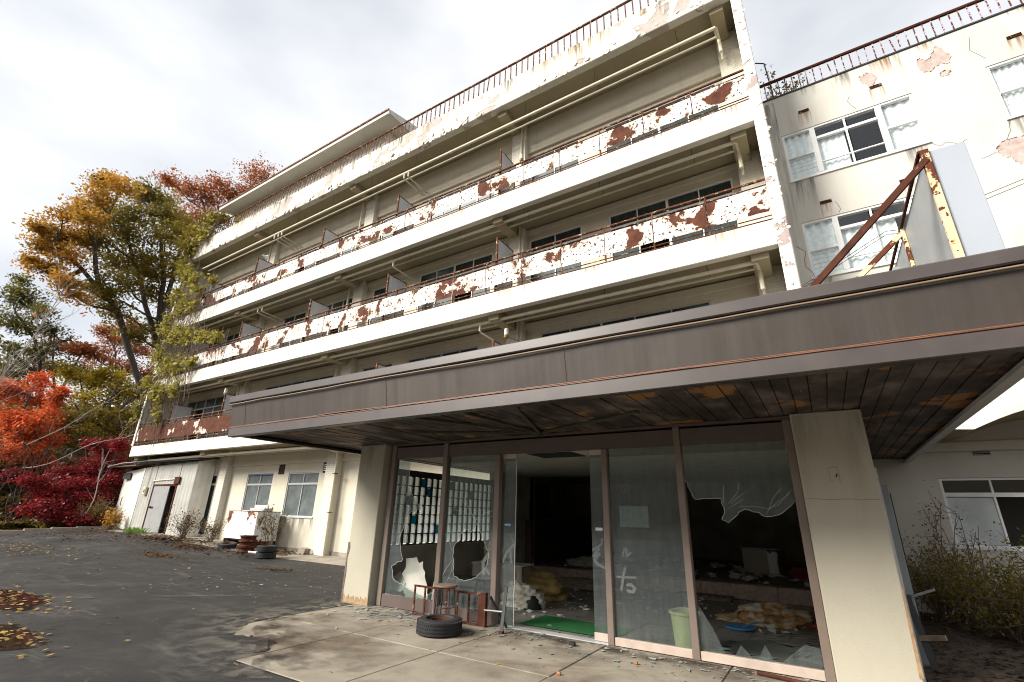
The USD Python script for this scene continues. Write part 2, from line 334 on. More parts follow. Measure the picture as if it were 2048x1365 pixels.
m_bark = plain("dark_bark", (0.045, 0.036, 0.030), 0.9, var=0.35, scale=12)
m_palebark = plain("pale_bark", (0.30, 0.27, 0.24), 0.9, var=0.25, scale=9)
m_steel = plain("grey_steel", (0.12, 0.12, 0.12), 0.4, metallic=0.4, var=0.2)
m_blackiron = plain("black_iron", (0.03, 0.03, 0.032), 0.5, var=0.3)
m_sheet = plain("white_corrugated_sheet", (0.70, 0.68, 0.62), 0.5, var=0.12, scale=1.5)
m_sheetgrey = plain("grey_corrugated_sheet", (0.36, 0.355, 0.325), 0.5, var=0.14, scale=1.6)
m_door = plain("grey_steel_door", (0.27, 0.275, 0.275), 0.5, var=0.10)
m_wood = plain("weathered_wood", (0.22, 0.17, 0.12), 0.85, var=0.3, scale=10)
m_signlight = plain("pale_sign_face", (0.34, 0.365, 0.41), 0.3, var=0.05, scale=1.0)
m_signgrey = plain("galvanised_sign_side", (0.25, 0.265, 0.275), 0.45, var=0.15, scale=1.6)
m_cable_t = plain("tan_cable", (0.17, 0.12, 0.075), 0.6, var=0.2)
m_cable_c = plain("copper_coloured_cable", (0.15, 0.065, 0.036), 0.5, var=0.25)
m_wire = plain("black_wire", (0.02, 0.02, 0.02), 0.6)

def stainmat(name, col, amp=.8, sx=16.0):
    return M(name, {"u": ("uvmap", {"attribute": "st"}), "sp": ("separate_xyz", {}), "g": ("geometry", {}), "mp": ("mapping", {"scale": (sx, sx, 0.6)}), "n": ("noise_texture", {"scale": 1.0, "detail": 5.0, "roughness": .65}),
        "r": ("rgb_ramp", {"ramp": [(.44, (0, 0, 0)), (.70, (amp,) * 3)]}), "pw": ("math", {"math_type": "power", "value2": 1.4}), "mu": ("math", {"math_type": "multiply"}), "t": ("transparent_bsdf", {}), "d": ("diffuse_bsdf", {"color": col}), "mx": ("mix_closure", {})},
        [("u.UV", "sp.vector"), ("g.position", "mp.vector"), ("mp.vector", "n.vector"), ("n.fac", "r.fac"), ("sp.y", "pw.value1"), ("r.color", "mu.value1"), ("pw.value", "mu.value2"), ("mu.value", "mx.fac"), ("t.BSDF", "mx.closure1"), ("d.BSDF", "mx.closure2")], "mx.closure")
m_ruststain = stainmat("rust_drip_stain", (0.26, 0.13, 0.045), .85)
m_soot = stainmat("grey_rain_stain", (0.13, 0.125, 0.11), .8, 11.0)
def stain(parent, x0, x1, ztop, length, y, mat, pw=.0):
    """Run-off stain on a wall facing the yard: dense at its top, thinning downwards."""
    p = numbered(parent, "rain_stain"); n = 5
    T = np.linspace(0, 1, n)
    V = []; UV = []
    for t in T:
        for x, u in ((x0, 0), (x1, 1)): V.append((x, y, ztop - length * t)); UV.append((u, 1 - t))
    F = []
    for i in range(n - 1): F += [(2 * i, 2 * i + 2, 2 * i + 3), (2 * i, 2 * i + 3, 2 * i + 1)]
    me = usdkit.mesh(stage, p, (np.array(V), np.array(F)), mat, uv=np.array(UV)); me.CreateDoubleSidedAttr(True)

m_pale = stainmat("pale_worn_film", (0.24, 0.215, 0.18), .75, 3.0)
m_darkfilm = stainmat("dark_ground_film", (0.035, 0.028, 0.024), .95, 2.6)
m_brownfilm = stainmat("rust_brown_ground_film", (0.10, 0.052, 0.026), .8, 2.2)
def film(name, pts_top, pts_fade, z, mat):
    """A stain lying on the ground: strong along pts_top, gone along pts_fade."""
    n = len(pts_top); V = []; UV = []; K = 4
    for k in range(K + 1):
        t = k / K
        for i, (a, b) in enumerate(zip(pts_top, pts_fade)): V.append((a[0] + (b[0] - a[0]) * t, a[1] + (b[1] - a[1]) * t, z)); UV.append((i / max(1, n - 1), 1 - t))
    F = [q for k in range(K) for i in range(n - 1) for q in ((k * n + i, k * n + i + 1, (k + 1) * n + i + 1), (k * n + i, (k + 1) * n + i + 1, (k + 1) * n + i))]
    me = usdkit.mesh(stage, numbered("/World/concrete_apron", name), (np.array(V), np.array(F)), mat, uv=np.array(UV)); me.CreateDoubleSidedAttr(True)

# ------------------------------------------------------------------ ground
def ss(a, b, x):
    t = np.clip((np.asarray(x, float) - a) / (b - a), 0, 1); return t * t * (3 - 2 * t)
def tz(x, y):
    x = np.asarray(x, float); y = np.asarray(y, float)
    z = 0.35 * ss(-14, -31, x) * ss(4, 11, y)
    u = np.maximum(0, -x - 35)
    z = z + (0.17 * u * ss(0, 12, u)) * ss(-4, 8, y) * (1 - 0.5 * ss(90, 300, u))
    z = z + np.maximum(0, y - 24) * 0.25 * ss(24, 40, y) * (1 - ss(80, 200, y))
    z = z + 0.30 * np.maximum(0, -y - 52) * ss(-52, -64, y) * (1 - ss(-150, -400, y))
    return np.minimum(z, 40)
def grid(xs, ys, fz):
    X, Y = np.meshgrid(xs, ys, indexing="ij"); Z = fz(X, Y)
    v = np.stack([X, Y, Z], -1).reshape(-1, 3); nx, ny = len(xs), len(ys); F = []
    i = np.arange(nx - 1)[:, None] * ny + np.arange(ny - 1)[None]
    i = i.ravel(); F = np.vstack([np.stack([i, i + ny, i + ny + 1], 1), np.stack([i, i + ny + 1, i + 1], 1)])
    return MB().add(v, F)
xs = np.concatenate([np.linspace(-900, -130, 12), np.linspace(-120, -30, 60), np.linspace(-28, 30, 24), np.linspace(50, 900, 10)])
ys = np.concatenate([np.linspace(-900, -130, 8), np.linspace(-120, 40, 120), np.linspace(50, 900, 14)])
def gz(x, y):
    hill = ss(-35, -38, x)
    bump = (meshkit.fbm(np.stack([x * .35, y * .35, 0 * x], -1), 4, 3) - .5) * 1.2 * hill
    return tz(x, y) - 0.10 + bump * ss(-35, -45, x) + 0.10 * ss(-33.5, -34.2, x)
solo("ground", grid(xs, ys, gz), m_hill, None, None, kind="structure", smooth=True)

m_asph = M("old_dark_asphalt", {
    "g": ("geometry", {}), "n": ("noise_texture", {"scale": 0.45, "detail": 12.0, "roughness": 0.78}),
    "r": ("rgb_ramp", {"ramp": [(0.34, (0.0065, 0.0057, 0.0053)), (0.52, (0.016, 0.0145, 0.0137)), (0.66, (0.034, 0.031, 0.028))]}),
    "mp": ("mapping", {"scale": (0.35, 1.6, 1.0), "rotation": (0, 0, 0.35)}), "n2": ("noise_texture", {"scale": 1.6, "detail": 8.0, "roughness": 0.75}),
    "r2": ("rgb_ramp", {"ramp": [(0.54, (0, 0, 0)), (0.72, (0.55,) * 3)]}), "m1": ("mix", {"color2": (0.105, 0.095, 0.085)}),
    "dn": ("noise_texture", {"scale": 1.3, "detail": 4.0}), "ds": ("vector_math", {"math_type": "multiply_add", "vector2": (0.55, 0.55, 0.0)}),
    "v": ("voronoi_texture", {"feature": "distance_to_edge", "scale": 0.42}), "vr": ("rgb_ramp", {"ramp": [(0.0, (.9,) * 3), (0.004, (0.5,) * 3), (0.008, (0, 0, 0))]}),
    "cn": ("noise_texture", {"scale": 0.8, "detail": 5.0}), "cr": ("rgb_ramp", {"ramp": [(0.52, (0, 0, 0)), (0.64, (0.6,) * 3)]}), "cm": ("mix", {"mix_type": "multiply", "fac": 1.0}),
    "m2": ("mix", {"color2": (0.16, 0.15, 0.135)}),
    "bn": ("noise_texture", {"scale": 140.0, "detail": 2.0}), "b": ("bump", {"strength": 0.5, "distance": 0.006}),
    "rr": ("rgb_ramp", {"ramp": [(0.3, (0.42,) * 3), (0.6, (0.85,) * 3)]}),
    "p": ("principled_bsdf", {"specular_ior_level": 0.35})},
    [("g.position", "n.vector"), ("n.fac", "r.fac"), ("g.position", "mp.vector"), ("mp.vector", "n2.vector"), ("n2.fac", "r2.fac"), ("r.color", "m1.color1"), ("r2.color", "m1.fac"),
     ("g.position", "dn.vector"), ("dn.color", "ds.vector1"), ("g.position", "ds.vector3"), ("ds.vector", "v.vector"), ("v.distance", "vr.fac"), ("g.position", "cn.vector"), ("cn.fac", "cr.fac"),
     ("vr.color", "cm.color1"), ("cr.color", "cm.color2"), ("m1.color", "m2.color1"), ("cm.color", "m2.fac"), ("m2.color", "p.base_color"),
     ("g.position", "bn.vector"), ("bn.fac", "b.height"), ("b.normal", "p.normal"), ("n.fac", "rr.fac"), ("rr.color", "p.roughness")])
def az(x, y):
    return tz(x, y) - 0.016 + (meshkit.fbm(np.stack([x * .5, y * .5, 0 * x], -1), 3, 9) - .5) * 0.02
solo("asphalt_yard", grid(np.linspace(-32.6, 30, 150), np.linspace(-26, 11.0, 100), az), m_asph, None, None, kind="structure", smooth=True)
def concrete(name, c0, c1, stain, amt=0.7):
    return M(name, {"g": ("geometry", {}), "n": ("noise_texture", {"scale": 1.1, "detail": 8.0, "roughness": 0.65}), "r": ("rgb_ramp", {"ramp": [(0.30, c0), (0.68, c1)]}),
     "n2": ("noise_texture", {"scale": 0.75, "detail": 5.0, "roughness": 0.6, "distortion": 0.6}), "r2": ("rgb_ramp", {"ramp": [(0.47, (0, 0, 0)), (0.64, (amt,) * 3)]}), "m1": ("mix", {"color2": stain}),
     "n3": ("noise_texture", {"scale": 26.0, "detail": 4.0, "roughness": 0.7}), "r3": ("rgb_ramp", {"ramp": [(0.55, (0, 0, 0)), (0.72, (0.35,) * 3)]}), "m2": ("mix", {"color2": (0.30, 0.29, 0.27)}),
     "bn": ("noise_texture", {"scale": 90.0, "detail": 3.0}), "b": ("bump", {"strength": 0.3, "distance": 0.005}),
     "p": ("principled_bsdf", {"roughness": 0.72, "specular_ior_level": 0.3})},
     [("g.position", "n.vector"), ("n.fac", "r.fac"), ("g.position", "n2.vector"), ("n2.fac", "r2.fac"), ("r.color", "m1.color1"), ("r2.color", "m1.fac"),
      ("g.position", "n3.vector"), ("n3.fac", "r3.fac"), ("m1.color", "m2.color1"), ("r3.color", "m2.fac"), ("m2.color", "p.base_color"), ("g.position", "bn.vector"), ("bn.fac", "b.height"), ("b.normal", "p.normal")])
m_conc = concrete("stained_concrete", (0.15, 0.125, 0.095), (0.31, 0.275, 0.22), (0.095, 0.066, 0.044), 0.8)
m_conc2 = concrete("light_concrete", (0.22, 0.19, 0.15), (0.34, 0.30, 0.25), (0.13, 0.115, 0.09))
m_darkconc = concrete("dirty_balcony_floor", (0.05, 0.045, 0.038), (0.10, 0.09, 0.075), (0.03, 0.027, 0.022))
m_joint = plain("dark_joint", (0.03, 0.027, 0.023), 0.9)
apron = thing("concrete_apron", None, None); tag(stage.GetPrimAtPath(apron), kind="structure")
part(apron, "joint_bed", MB().box(-7.62, .62, 5.24, 6.93, -0.12, -0.012).box(-5.90, .62, 3.62, 5.239, -0.12, -0.012), m_joint)
xj = [-7.60, -5.885, -4.335, -2.785, -1.235, 0.315, 0.62]
for j, (y0, y1) in enumerate(((5.255, 6.915), (3.62, 5.245))):
    for k in range(len(xj) - 1):
        x0, x1 = xj[k] + 0.006, xj[k + 1] - 0.006
        if j == 1 and k == 0: continue
        dz = RNG.uniform(-0.004, 0.002)
        part(apron, "concrete_slab", MB().cbox(x0, x1, y0, y1, -0.10, dz, 0.006), m_conc)
# worn front corner slab is broken along its edge
def wob(g, step=.06, a=.025):
    cs = list(g.exterior.coords); out = []
    for p, q in zip(cs[:-1], cs[1:]):
        n = max(1, int(math.hypot(q[0] - p[0], q[1] - p[1]) / step)); straight = abs(p[1] - q[1]) < 1e-6 or abs(p[0] - q[0]) < .01
        for k in range(n):
            t = k / n; e = 0 if (straight or k == 0) else a
            out.append((p[0] + (q[0] - p[0]) * t + RNG.normal(0, 1) * e, p[1] + (q[1] - p[1]) * t + RNG.normal(0, 1) * e))
    return Polygon(out).buffer(0)
pg = Polygon([(-7.05, 4.25), (-6.6, 4.42), (-6.2, 4.36), (-5.9, 3.95), (-5.892, 5.245), (-7.59, 5.245), (-7.5, 4.7), (-7.25, 4.45)])
part(apron, "concrete_slab", MB().prism(wob(pg), -0.10, -0.004, "xy"), m_conc)
# concrete strip along the ground-floor wall
def cz(x, y): return tz(x, y) + 0.010 + (meshkit.fbm(np.stack([x, y, 0 * x], -1), 3, 4) - .5) * 0.03 - 0.05 * ss(11.2, 10.6, y)
solo("concrete_strip", grid(np.linspace(-31.2, -7.4, 60), np.linspace(10.5, 12.62, 10), cz), m_conc2, None, None, kind="structure", smooth=True)
def gdz(x, y): return 0.02 + 0.10 * ss(0.62, 1.2, x) * (0.4 + meshkit.fbm(np.stack([x * 1.5, y * 1.5, 0 * x], -1), 4, 6)) - 0.03 * ss(4.5, 3.0, y)
solo("garden_soil", grid(np.linspace(0.63, 22, 70), np.linspace(0.5, 12.58, 60), gdz), m_soil, None, None, kind="structure", smooth=True)

# puddles on the left
m_water = M("still_water", {"u": ("uvmap", {"attribute": "st"}), "sp": ("separate_xyz", {}), "g": ("geometry", {}), "n": ("noise_texture", {"scale": 2.6, "detail": 6.0, "roughness": .65}), "n0": ("math", {"math_type": "multiply_add", "value2": 1.1, "value3": -0.55}), "ad": ("math", {"math_type": "add"}),
    "r": ("rgb_ramp", {"ramp": [(.30, (0, 0, 0)), (.36, (.55,) * 3), (.44, (1, 1, 1))]}), "t": ("transparent_bsdf", {}), "p": ("principled_bsdf", {"base_color": (0.018, 0.012, 0.010), "roughness": 0.05, "specular_ior_level": 0.5}), "mx": ("mix_closure", {})},
    [("u.UV", "sp.vector"), ("g.position", "n.vector"), ("n.fac", "n0.value1"), ("sp.y", "ad.value1"), ("n0.value", "ad.value2"), ("ad.value", "r.fac"), ("r.color", "mx.fac"), ("t.BSDF", "mx.closure1"), ("p.BSDF", "mx.closure2")], "mx.closure")
for bx, by, rx, ry in ((-12.6, 3.15, 2.5, .66), (-9.25, 2.42, 1.55, .46)):
    V = [(bx, by)]; UV = [(0, 1.0)]; nseg = 40
    for k, r in enumerate((.5, 1.0)):
        for i in range(nseg): t = 2 * math.pi * i / nseg; V.append((bx + rx * r * math.cos(t), by + ry * r * math.sin(t))); UV.append((0, 1 - r))
    F = [(0, 1 + i, 1 + (i + 1) % nseg) for i in range(nseg)] + [q for i in range(nseg) for q in ((1 + i, 1 + nseg + i, 1 + nseg + (i + 1) % nseg), (1 + i, 1 + nseg + (i + 1) % nseg, 1 + (i + 1) % nseg))]
    pth = numbered("/World", "puddle"); me = usdkit.mesh(stage, pth, (np.array([(x, y, float(az(np.array(x), np.array(y))) + .006) for x, y in V]), np.array(F)), m_water, uv=np.array(UV)); tag(me.GetPrim(), kind="structure")
film("worn_edge", [(-5.0, 3.5), (-5.9, 4.0), (-6.6, 4.45), (-7.2, 4.4), (-7.6, 4.9), (-7.62, 6.8)], [(-5.6, 2.9), (-7.0, 3.2), (-8.0, 3.6), (-8.6, 4.0), (-9.2, 4.8), (-8.9, 7.0)], .004, m_pale)
film("dark_stain", [(-5.4, 3.5), (-6.0, 3.9), (-6.6, 4.3), (-7.1, 4.5), (-7.5, 4.9), (-7.62, 5.6)], [(-3.6, 4.7), (-4.4, 5.1), (-5.1, 5.45), (-5.7, 5.7), (-6.2, 5.95), (-6.7, 6.3)], .0052, m_darkfilm)
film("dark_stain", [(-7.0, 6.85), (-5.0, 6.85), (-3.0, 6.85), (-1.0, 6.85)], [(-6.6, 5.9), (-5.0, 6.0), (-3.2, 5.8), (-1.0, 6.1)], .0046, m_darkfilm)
film("brown_stain", [(-1.6, 5.0), (-.8, 5.4), (.3, 5.2)], [(-2.4, 4.3), (-1.2, 4.4), (.3, 4.4)], .0048, m_brownfilm)

# kerb at the far left
kb = thing("kerb", "grey concrete kerb edging the far left of the yard", "kerb")
for k in range(7):
    y0 = 5.2 + k * 1.0; zb = float(tz(-32.8, y0 + .5))
    part(kb, "kerb_stone", MB().cbox(-33.0, -32.78, y0, y0 + 0.99, zb - 0.1, zb + 0.11, 0.01), m_conc2)

# ------------------------------------------------------------------ hotel building
Y0, YW, XL, XR = 11.0, 12.6, -31.42, 0.06
hotel = thing("hotel_building", "long cream four-storey abandoned hotel with rusty balconies and peeling paint", "building")
FL = {2: 4.56, 3: 8.21, 4: 11.88}
SLAB = {2: (4.02, 4.56), 3: (7.53, 8.20), 4: (11.15, 11.87)}

def wall_open(mb, x0, x1, z0, z1, ops, y0, y1):
    """A wall from x0 to x1 cut by rectangular openings (x0, x1, z0, z1)."""
    cur = x0
    for (a, b, c, d) in sorted(ops):
        if a > cur: mb.box(cur, a, y0, y1, z0, z1)
        if c > z0 + 1e-3: mb.box(a, b, y0, y1, z0, c)
        if d < z1 - 1e-3: mb.box(a, b, y0, y1, d, z1)
        cur = b
    if cur < x1: mb.box(cur, x1, y0, y1, z0, z1)
    return mb

def curtain_mesh(x0, x1, y, z0, z1, amp=0.025, wl=0.13):
    n = max(6, int((x1 - x0) / 0.02)); wl = RNG.uniform(.085, .21); amp = RNG.uniform(.010, .03); X = np.linspace(x0, x1, n)
    ph = RNG.uniform(0, 6)
    Yc = y + amp * np.sin(X / wl * 2 * np.pi + ph + 0.8 * np.sin(X * 3))
    v = np.vstack([np.stack([X, Yc, np.full(n, z0)], 1), np.stack([X, Yc, np.full(n, z1)], 1)])
    i = np.arange(n - 1); F = np.vstack([np.stack([i, i + 1, i + n + 1], 1), np.stack([i, i + n + 1, i + n], 1)])
    return MB().add(v, F)

def window(parent, x0, x1, z0, z1, y, panes, transom=None, fmat=m_alu, gmat=m_glassgreen, mull=(), open_pane=None, curt=0.0, cmat=m_curtain2, sill=False, fw=0.05, tbars=None, tcols=None, label=None):
    """A framed window: bars joined as the frame, each pane its own sub-part."""
    fr = MB(); d0, d1 = y - 0.03, y + 0.05
    fr.box(x0, x0 + fw, d0, d1, z0, z1); fr.box(x1 - fw, x1, d0, d1, z0, z1)
    fr.box(x0 + fw, x1 - fw, d0, d1, z0, z0 + fw); fr.box(x0 + fw, x1 - fw, d0, d1, z1 - fw, z1)
    es = list(panes) if not np.isscalar(panes) else list(np.linspace(x0, x1, panes + 1)[1:-1])
    for k, e in enumerate(es):
        w = 0.075 if k in mull else 0.032
        fr.box(e - w / 2, e + w / 2, d0 + .004, d1 - .004, z0 + fw, z1 - fw)
    if transom:
        tw = 0.075
        cuts = [x0 + fw] + [v for k, e in enumerate(es) for v in (e - (0.075 if k in mull else 0.032) / 2, e + (0.075 if k in mull else 0.032) / 2)] + [x1 - fw]
        for a, b in zip(cuts[::2], cuts[1::2]): fr.box(a, b, d0 + .002, d1 - .006, transom - tw / 2, transom + tw / 2)
    if sill: fr.box(x0 - .04, x1 + .04, y - 0.09, y - 0.031, z0 - 0.035, z0 + 0.015)
    w = part(parent, "window_frame", fr, fmat, label)
    edges = [x0 + fw * .6] + es + [x1 - fw * .6]
    for k in range(len(edges) - 1):
        rows = [(z0 + fw * .6, z1 - fw * .6)] if not transom else [(z0 + fw * .6, transom - .03), (transom + .03, z1 - fw * .6)]
        for j, (a, b) in enumerate(rows):
            if open_pane is not None and j == 0 and k in open_pane: continue
            off = 0.006 * (k % 2)
            part(w, "pane", MB().box(edges[k] + .018, edges[k + 1] - .018, y + .004 + off, y + .010 + off, a, b), gmat)
            if curt and RNG.random() < curt and j == 0:
                part(w, "curtain", curtain_mesh(edges[k] + .02, edges[k + 1] - .02, y + 0.16, a, b), cmat)
    return w

OPS34 = [(-7.45, -5.42, 2), (-4.46, -0.74, 4), (-15.49, -13.5, 2), (-12.72, -9.04, 4), (-22.12, -20.26, 2), (-19.85, -16.72, 4), (-29.9, -28.1, 2), (-27.6, -24.5, 4)]
OPS2 = [(-6.98, -1.73, 5), (-15.48, -13.73, 2), (-12.9, -9.49, 4), (-22.40, -17.31, 5), (-30.18, -25.07, 5)]
for fl in (2, 3, 4):
    zf = FL[fl]; ztop = {2: SLAB[3][0] + .1, 3: SLAB[4][0] + .1, 4: 16.0}[fl]
    head = zf + 2.64; ops = OPS2 if fl == 2 else OPS34
    mb = wall_open(MB(), XL + .1, XR, zf - .3, ztop, [(a, b, zf + 0.08, head) for a, b, n in ops], YW, YW + 0.2)
    part(hotel, "storey_wall", mb, m_wall)
    part(hotel, "wall_beam", MB().cbox(XL + .1, XR, YW - 0.10, YW, head + 0.18, ztop - 0.02, 0.012), m_wall)
    for (a, b, n) in ops:
        es = list(np.linspace(a, b, n + 1)[1:-1]); mid = (n // 2 - 1,) if n >= 4 else ()
        op = {0: (1,), 1: (), 2: (n - 2,)}[int(RNG.integers(0, 3))]
        window(hotel, a, b, zf + 0.08, head, YW + 0.05, es, transom=zf + 2.12, mull=mid, open_pane=op, curt=0.7, fmat=m_alu if fl != 2 else m_alugrey)
    # slab with its front band
    z0, z1 = SLAB[fl]
    xr_ = XR + 0.0
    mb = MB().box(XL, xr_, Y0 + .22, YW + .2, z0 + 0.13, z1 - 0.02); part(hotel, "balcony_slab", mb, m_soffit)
    xsn = np.linspace(XL, xr_ if fl > 2 else xr_, 60)
    mb = MB().cbox(XL, xr_, Y0, Y0 + 0.22, z0, z1, 0.014); part(hotel, "balcony_band", mb, m_band)
    part(hotel, "balcony_floor", MB().box(XL + .05, xr_ - .01, Y0 + .221, YW - .001, z1 - .019, z1 - .010), m_darkconc)
    part(hotel, "drip_edge", MB().box(XL, xr_ - .01, Y0 - .007, Y0 + .10, z1 + .001, z1 + 0.022), m_rust)
# roof slab + parapet
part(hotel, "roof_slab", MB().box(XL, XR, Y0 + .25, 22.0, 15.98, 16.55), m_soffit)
part(hotel, "roof_parapet", MB().cbox(XL - .25, XR + 0.10, Y0 - 0.02, Y0 + 0.25, 15.88, 17.02, 0.02), m_parapet)
part(hotel, "roof_deck", MB().box(XL, XR, Y0 + .26, 22.0, 16.56, 16.62), m_conc2)
# beams under the slabs and the column strips
for cx in (-7.82, -16.15, -24.05, -31.0, -0.24):
    for fl, zt in ((1, SLAB[2][0] + .13), (2, SLAB[3][0] + .13), (3, SLAB[4][0] + .13), (4, 15.98)):
        zf = 0.0 if fl == 1 else FL[fl]
        if fl == 1 and cx > -12: continue
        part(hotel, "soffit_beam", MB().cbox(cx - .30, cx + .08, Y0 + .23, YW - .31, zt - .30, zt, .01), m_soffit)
        part(hotel, "pilaster", MB().cbox(cx - .30, cx + .30, YW - .30, YW - .001, zf - .02, zt - .001, .01), m_pil)
# end walls
part(hotel, "end_wall", MB().cbox(XR, XR + .27, Y0 - 0.012, 22.0, 3.6, 17.0, .02), m_end)
part(hotel, "end_wall", MB().cbox(XL - .22, XL + .02, Y0 + .30, 22.0, 4.03, 15.9, .02).box(XL - .21, XL + .01, YW + .01, 22.0, 0, 4.02), m_wall)
part(hotel, "end_wall", MB().cbox(XL - .20, XL + .03, Y0 + .02, Y0 + .28, 4.60, 15.86, .02), m_band)
part(hotel, "rear_wall", MB().box(XL, XR, 21.6, 22.0, 0, 16.5), m_wall)
# ground-floor wall
gops = [(-19.24, -17.20, 1.30, 3.05), (-22.35, -20.36, 1.45, 3.05), (-26.96, -25.06, 0.30, 3.09)]
part(hotel, "ground_floor_wall", wall_open(MB(), XL, -7.30, -0.1, 4.0, gops, YW, YW + 0.2), m_wall)
part(hotel, "wall_beam", MB().cbox(XL, -9.6, YW - .08, YW, 3.42, 4.1, .012), m_wall)
part(hotel, "plinth", MB().box(XL, -9.0, YW - 0.025, YW, -0.1, 0.16), m_conc2)
for (a, b, c, d), e in zip(gops, (1, 2, 0)):
    if e: window(hotel, a, b, c, d, YW + 0.06, [(a + b) / 2], transom=d - 0.46, fmat=m_alugrey, gmat=m_frost, sill=True)
    else:
        window(hotel, a, b, c, d, YW + 0.06, [(a + b) / 2], transom=d - 0.46, fmat=m_alu, gmat=m_glassgreen, open_pane=(0,))
part(hotel, "window_frame", MB().box(-22.30, -20.4, YW + .0, YW + .028, 2.99, 3.03), plain("blue_tape", (0.04, 0.13, 0.33), 0.6), "window frame edged with blue tape")
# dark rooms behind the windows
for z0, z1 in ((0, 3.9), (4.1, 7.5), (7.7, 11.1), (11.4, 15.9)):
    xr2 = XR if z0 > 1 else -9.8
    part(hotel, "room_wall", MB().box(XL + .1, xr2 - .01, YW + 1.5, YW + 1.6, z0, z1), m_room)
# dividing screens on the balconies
for fl in (2, 3, 4):
    zf = FL[fl]
    for x in (-7.82, -12.90, -17.68, -23.08, -28.2):
        if fl == 2 and x == -17.68: continue
        s = part(hotel, "balcony_screen", MB().box(x - .012, x + .012, Y0 + .16, Y0 + 1.06, zf + .05, zf + 2.03), m_partition)
        f = MB().box(x - .03, x + .03, Y0 + .10, Y0 + .155, zf, zf + 2.08).box(x - .022, x + .022, Y0 + .156, Y0 + 1.06, zf + 2.031, zf + 2.065).box(x - .022, x + .022, Y0 + 1.061, Y0 + 1.10, zf, zf + 2.06)
        part(s, "screen_frame", f, m_rust)
# balcony railings
for fl in (2, 3, 4):
    zf = FL[fl]; zt = {2: 5.78, 3: 9.38, 4: 12.96}[fl]
    x1 = XR - .01
    tr = MB().tube([(XL + .1, Y0 + .07, zt), (-24, Y0 + .075, zt - .012), (-16, Y0 + .065, zt + .008), (-8, Y0 + .075, zt - .01), (x1, Y0 + .07, zt)], 0.034, 8)
    rl = part(hotel, "balcony_railing", tr, m_rust)
    for z in (zt - 0.16, zf + 0.145): part(rl, "rail_bar", MB().tube([(XL + .1, Y0 + .07, z), (x1, Y0 + .07, z)], 0.017, 6), m_rust)
    px = -1.335; k = 0
    xsP = []
    while px > XL:
        part(rl, "rail_post", MB().cbox(px - .02, px + .02, Y0 + .045, Y0 + .092, zf, zt - .02, .004), m_rust); xsP.append(px); px -= 1.365; k += 1
    eds = [x1] + xsP + [XL + .1]
    for a, b in zip(eds[:-1], eds[1:]):
        if a - b < .2: continue
        tilt = RNG.uniform(-.012, .012); nseg = 6
        zz0, zz1 = zf + 0.24 + RNG.uniform(-.01, .01), zt - 0.24 + RNG.uniform(-.01, .01)
        X = np.linspace(b + .012, a - .012, nseg); yy = Y0 + .028 + RNG.uniform(-.006, .006, nseg)
        jag = RNG.uniform(-.012, .008, (2, nseg))
        v = [(x, y, zz0 + j) for x, y, j in zip(X, yy, jag[0])] + [(x, y - .01, zz1 + j) for x, y, j in zip(X, yy, jag[1])]
        F = []
        for i in range(nseg - 1): F += [(i, i + 1, nseg + i + 1), (i, nseg + i + 1, nseg + i)]
        part(rl, "rail_panel", MB().add(v, F), m_panelrust if fl == 2 else m_panel)
# roof railing
zt = 17.90
rl = part(hotel, "roof_railing", MB().tube([(XL - .1, Y0 + .1, zt), (-20, Y0 + .1, zt + .02), (-9, Y0 + .1, zt - .015), (XR + .1, Y0 + .1, zt + .01)], .042, 8), m_rust)
part(rl, "rail_bar", MB().box(XL - .1, XR + .1, Y0 + .09, Y0 + .115, 17.08, 17.11), m_rust)
k = 0; x = XR
while x > XL - .05:
    lean = RNG.uniform(-.006, .006) if RNG.random() > .06 else RNG.choice([-.10, .09])
    part(rl, "baluster", MB().bar((x + lean, Y0 + .1, 17.02), (x, Y0 + .1, zt - .02), .036, .022), m_rust); x -= .252; k += 1
# soffit pipes with hangers
for fl, zs, zp in ((1, 4.15, 3.83), (2, 7.66, 7.40), (3, 11.28, 11.02), (4, 15.98, 15.30)):
    xe = {1: -15.9}.get(fl, -0.45)
    for yy, r, dz in ((11.40, .052, 0), (11.72, .036, -0.005)):
        pts = [(XL + 1.5, yy, zp - .02 + dz), (-16 if fl > 1 else -22, yy, zp + .01 + dz), (xe, yy, zp + dz)]
        if fl > 1: pts += [(xe - .0, yy + .02, zp + dz - .01), (xe + .02, yy + .38, zp + dz - .03), (xe + .03, yy + .40, zp + dz - .55)]
        dp = part(hotel, "drain_pipe", MB().tube(pts, r, 8), m_pipe, smooth=40)
        x = xe - 1.1
        while x > XL + 2: part(dp, "pipe_hanger", MB().tube([(x, yy, zp - .02 + dz), (x, yy, zs)], .007, 4), m_blackiron); x -= 2.72
        if r > .05:
            x = xe - 2.3
            while x > XL + 2: part(dp, "pipe_collar", MB().tube([(x, yy, zp), (x + .11, yy, zp)], r + .009, 8), m_pipe, smooth=40); x -= 3.9
for bx, bz in ((-13.05, 15.28), (-12.8, 15.28), (-22.5, 15.28), (-22.15, 15.28), (-21.85, 15.28), (-13.04, 11.0), (-22.46, 11.0), (-22.08, 11.0), (-8.56, 7.38)):
    part(hotel, "branch_pipe", MB().tube([(bx, 11.40, bz), (bx, 11.40, bz - .22), (bx + .01, 11.44, bz - .26), (bx + .02, YW - .12, bz - .30)], .034, 8), m_pipe, smooth=40)
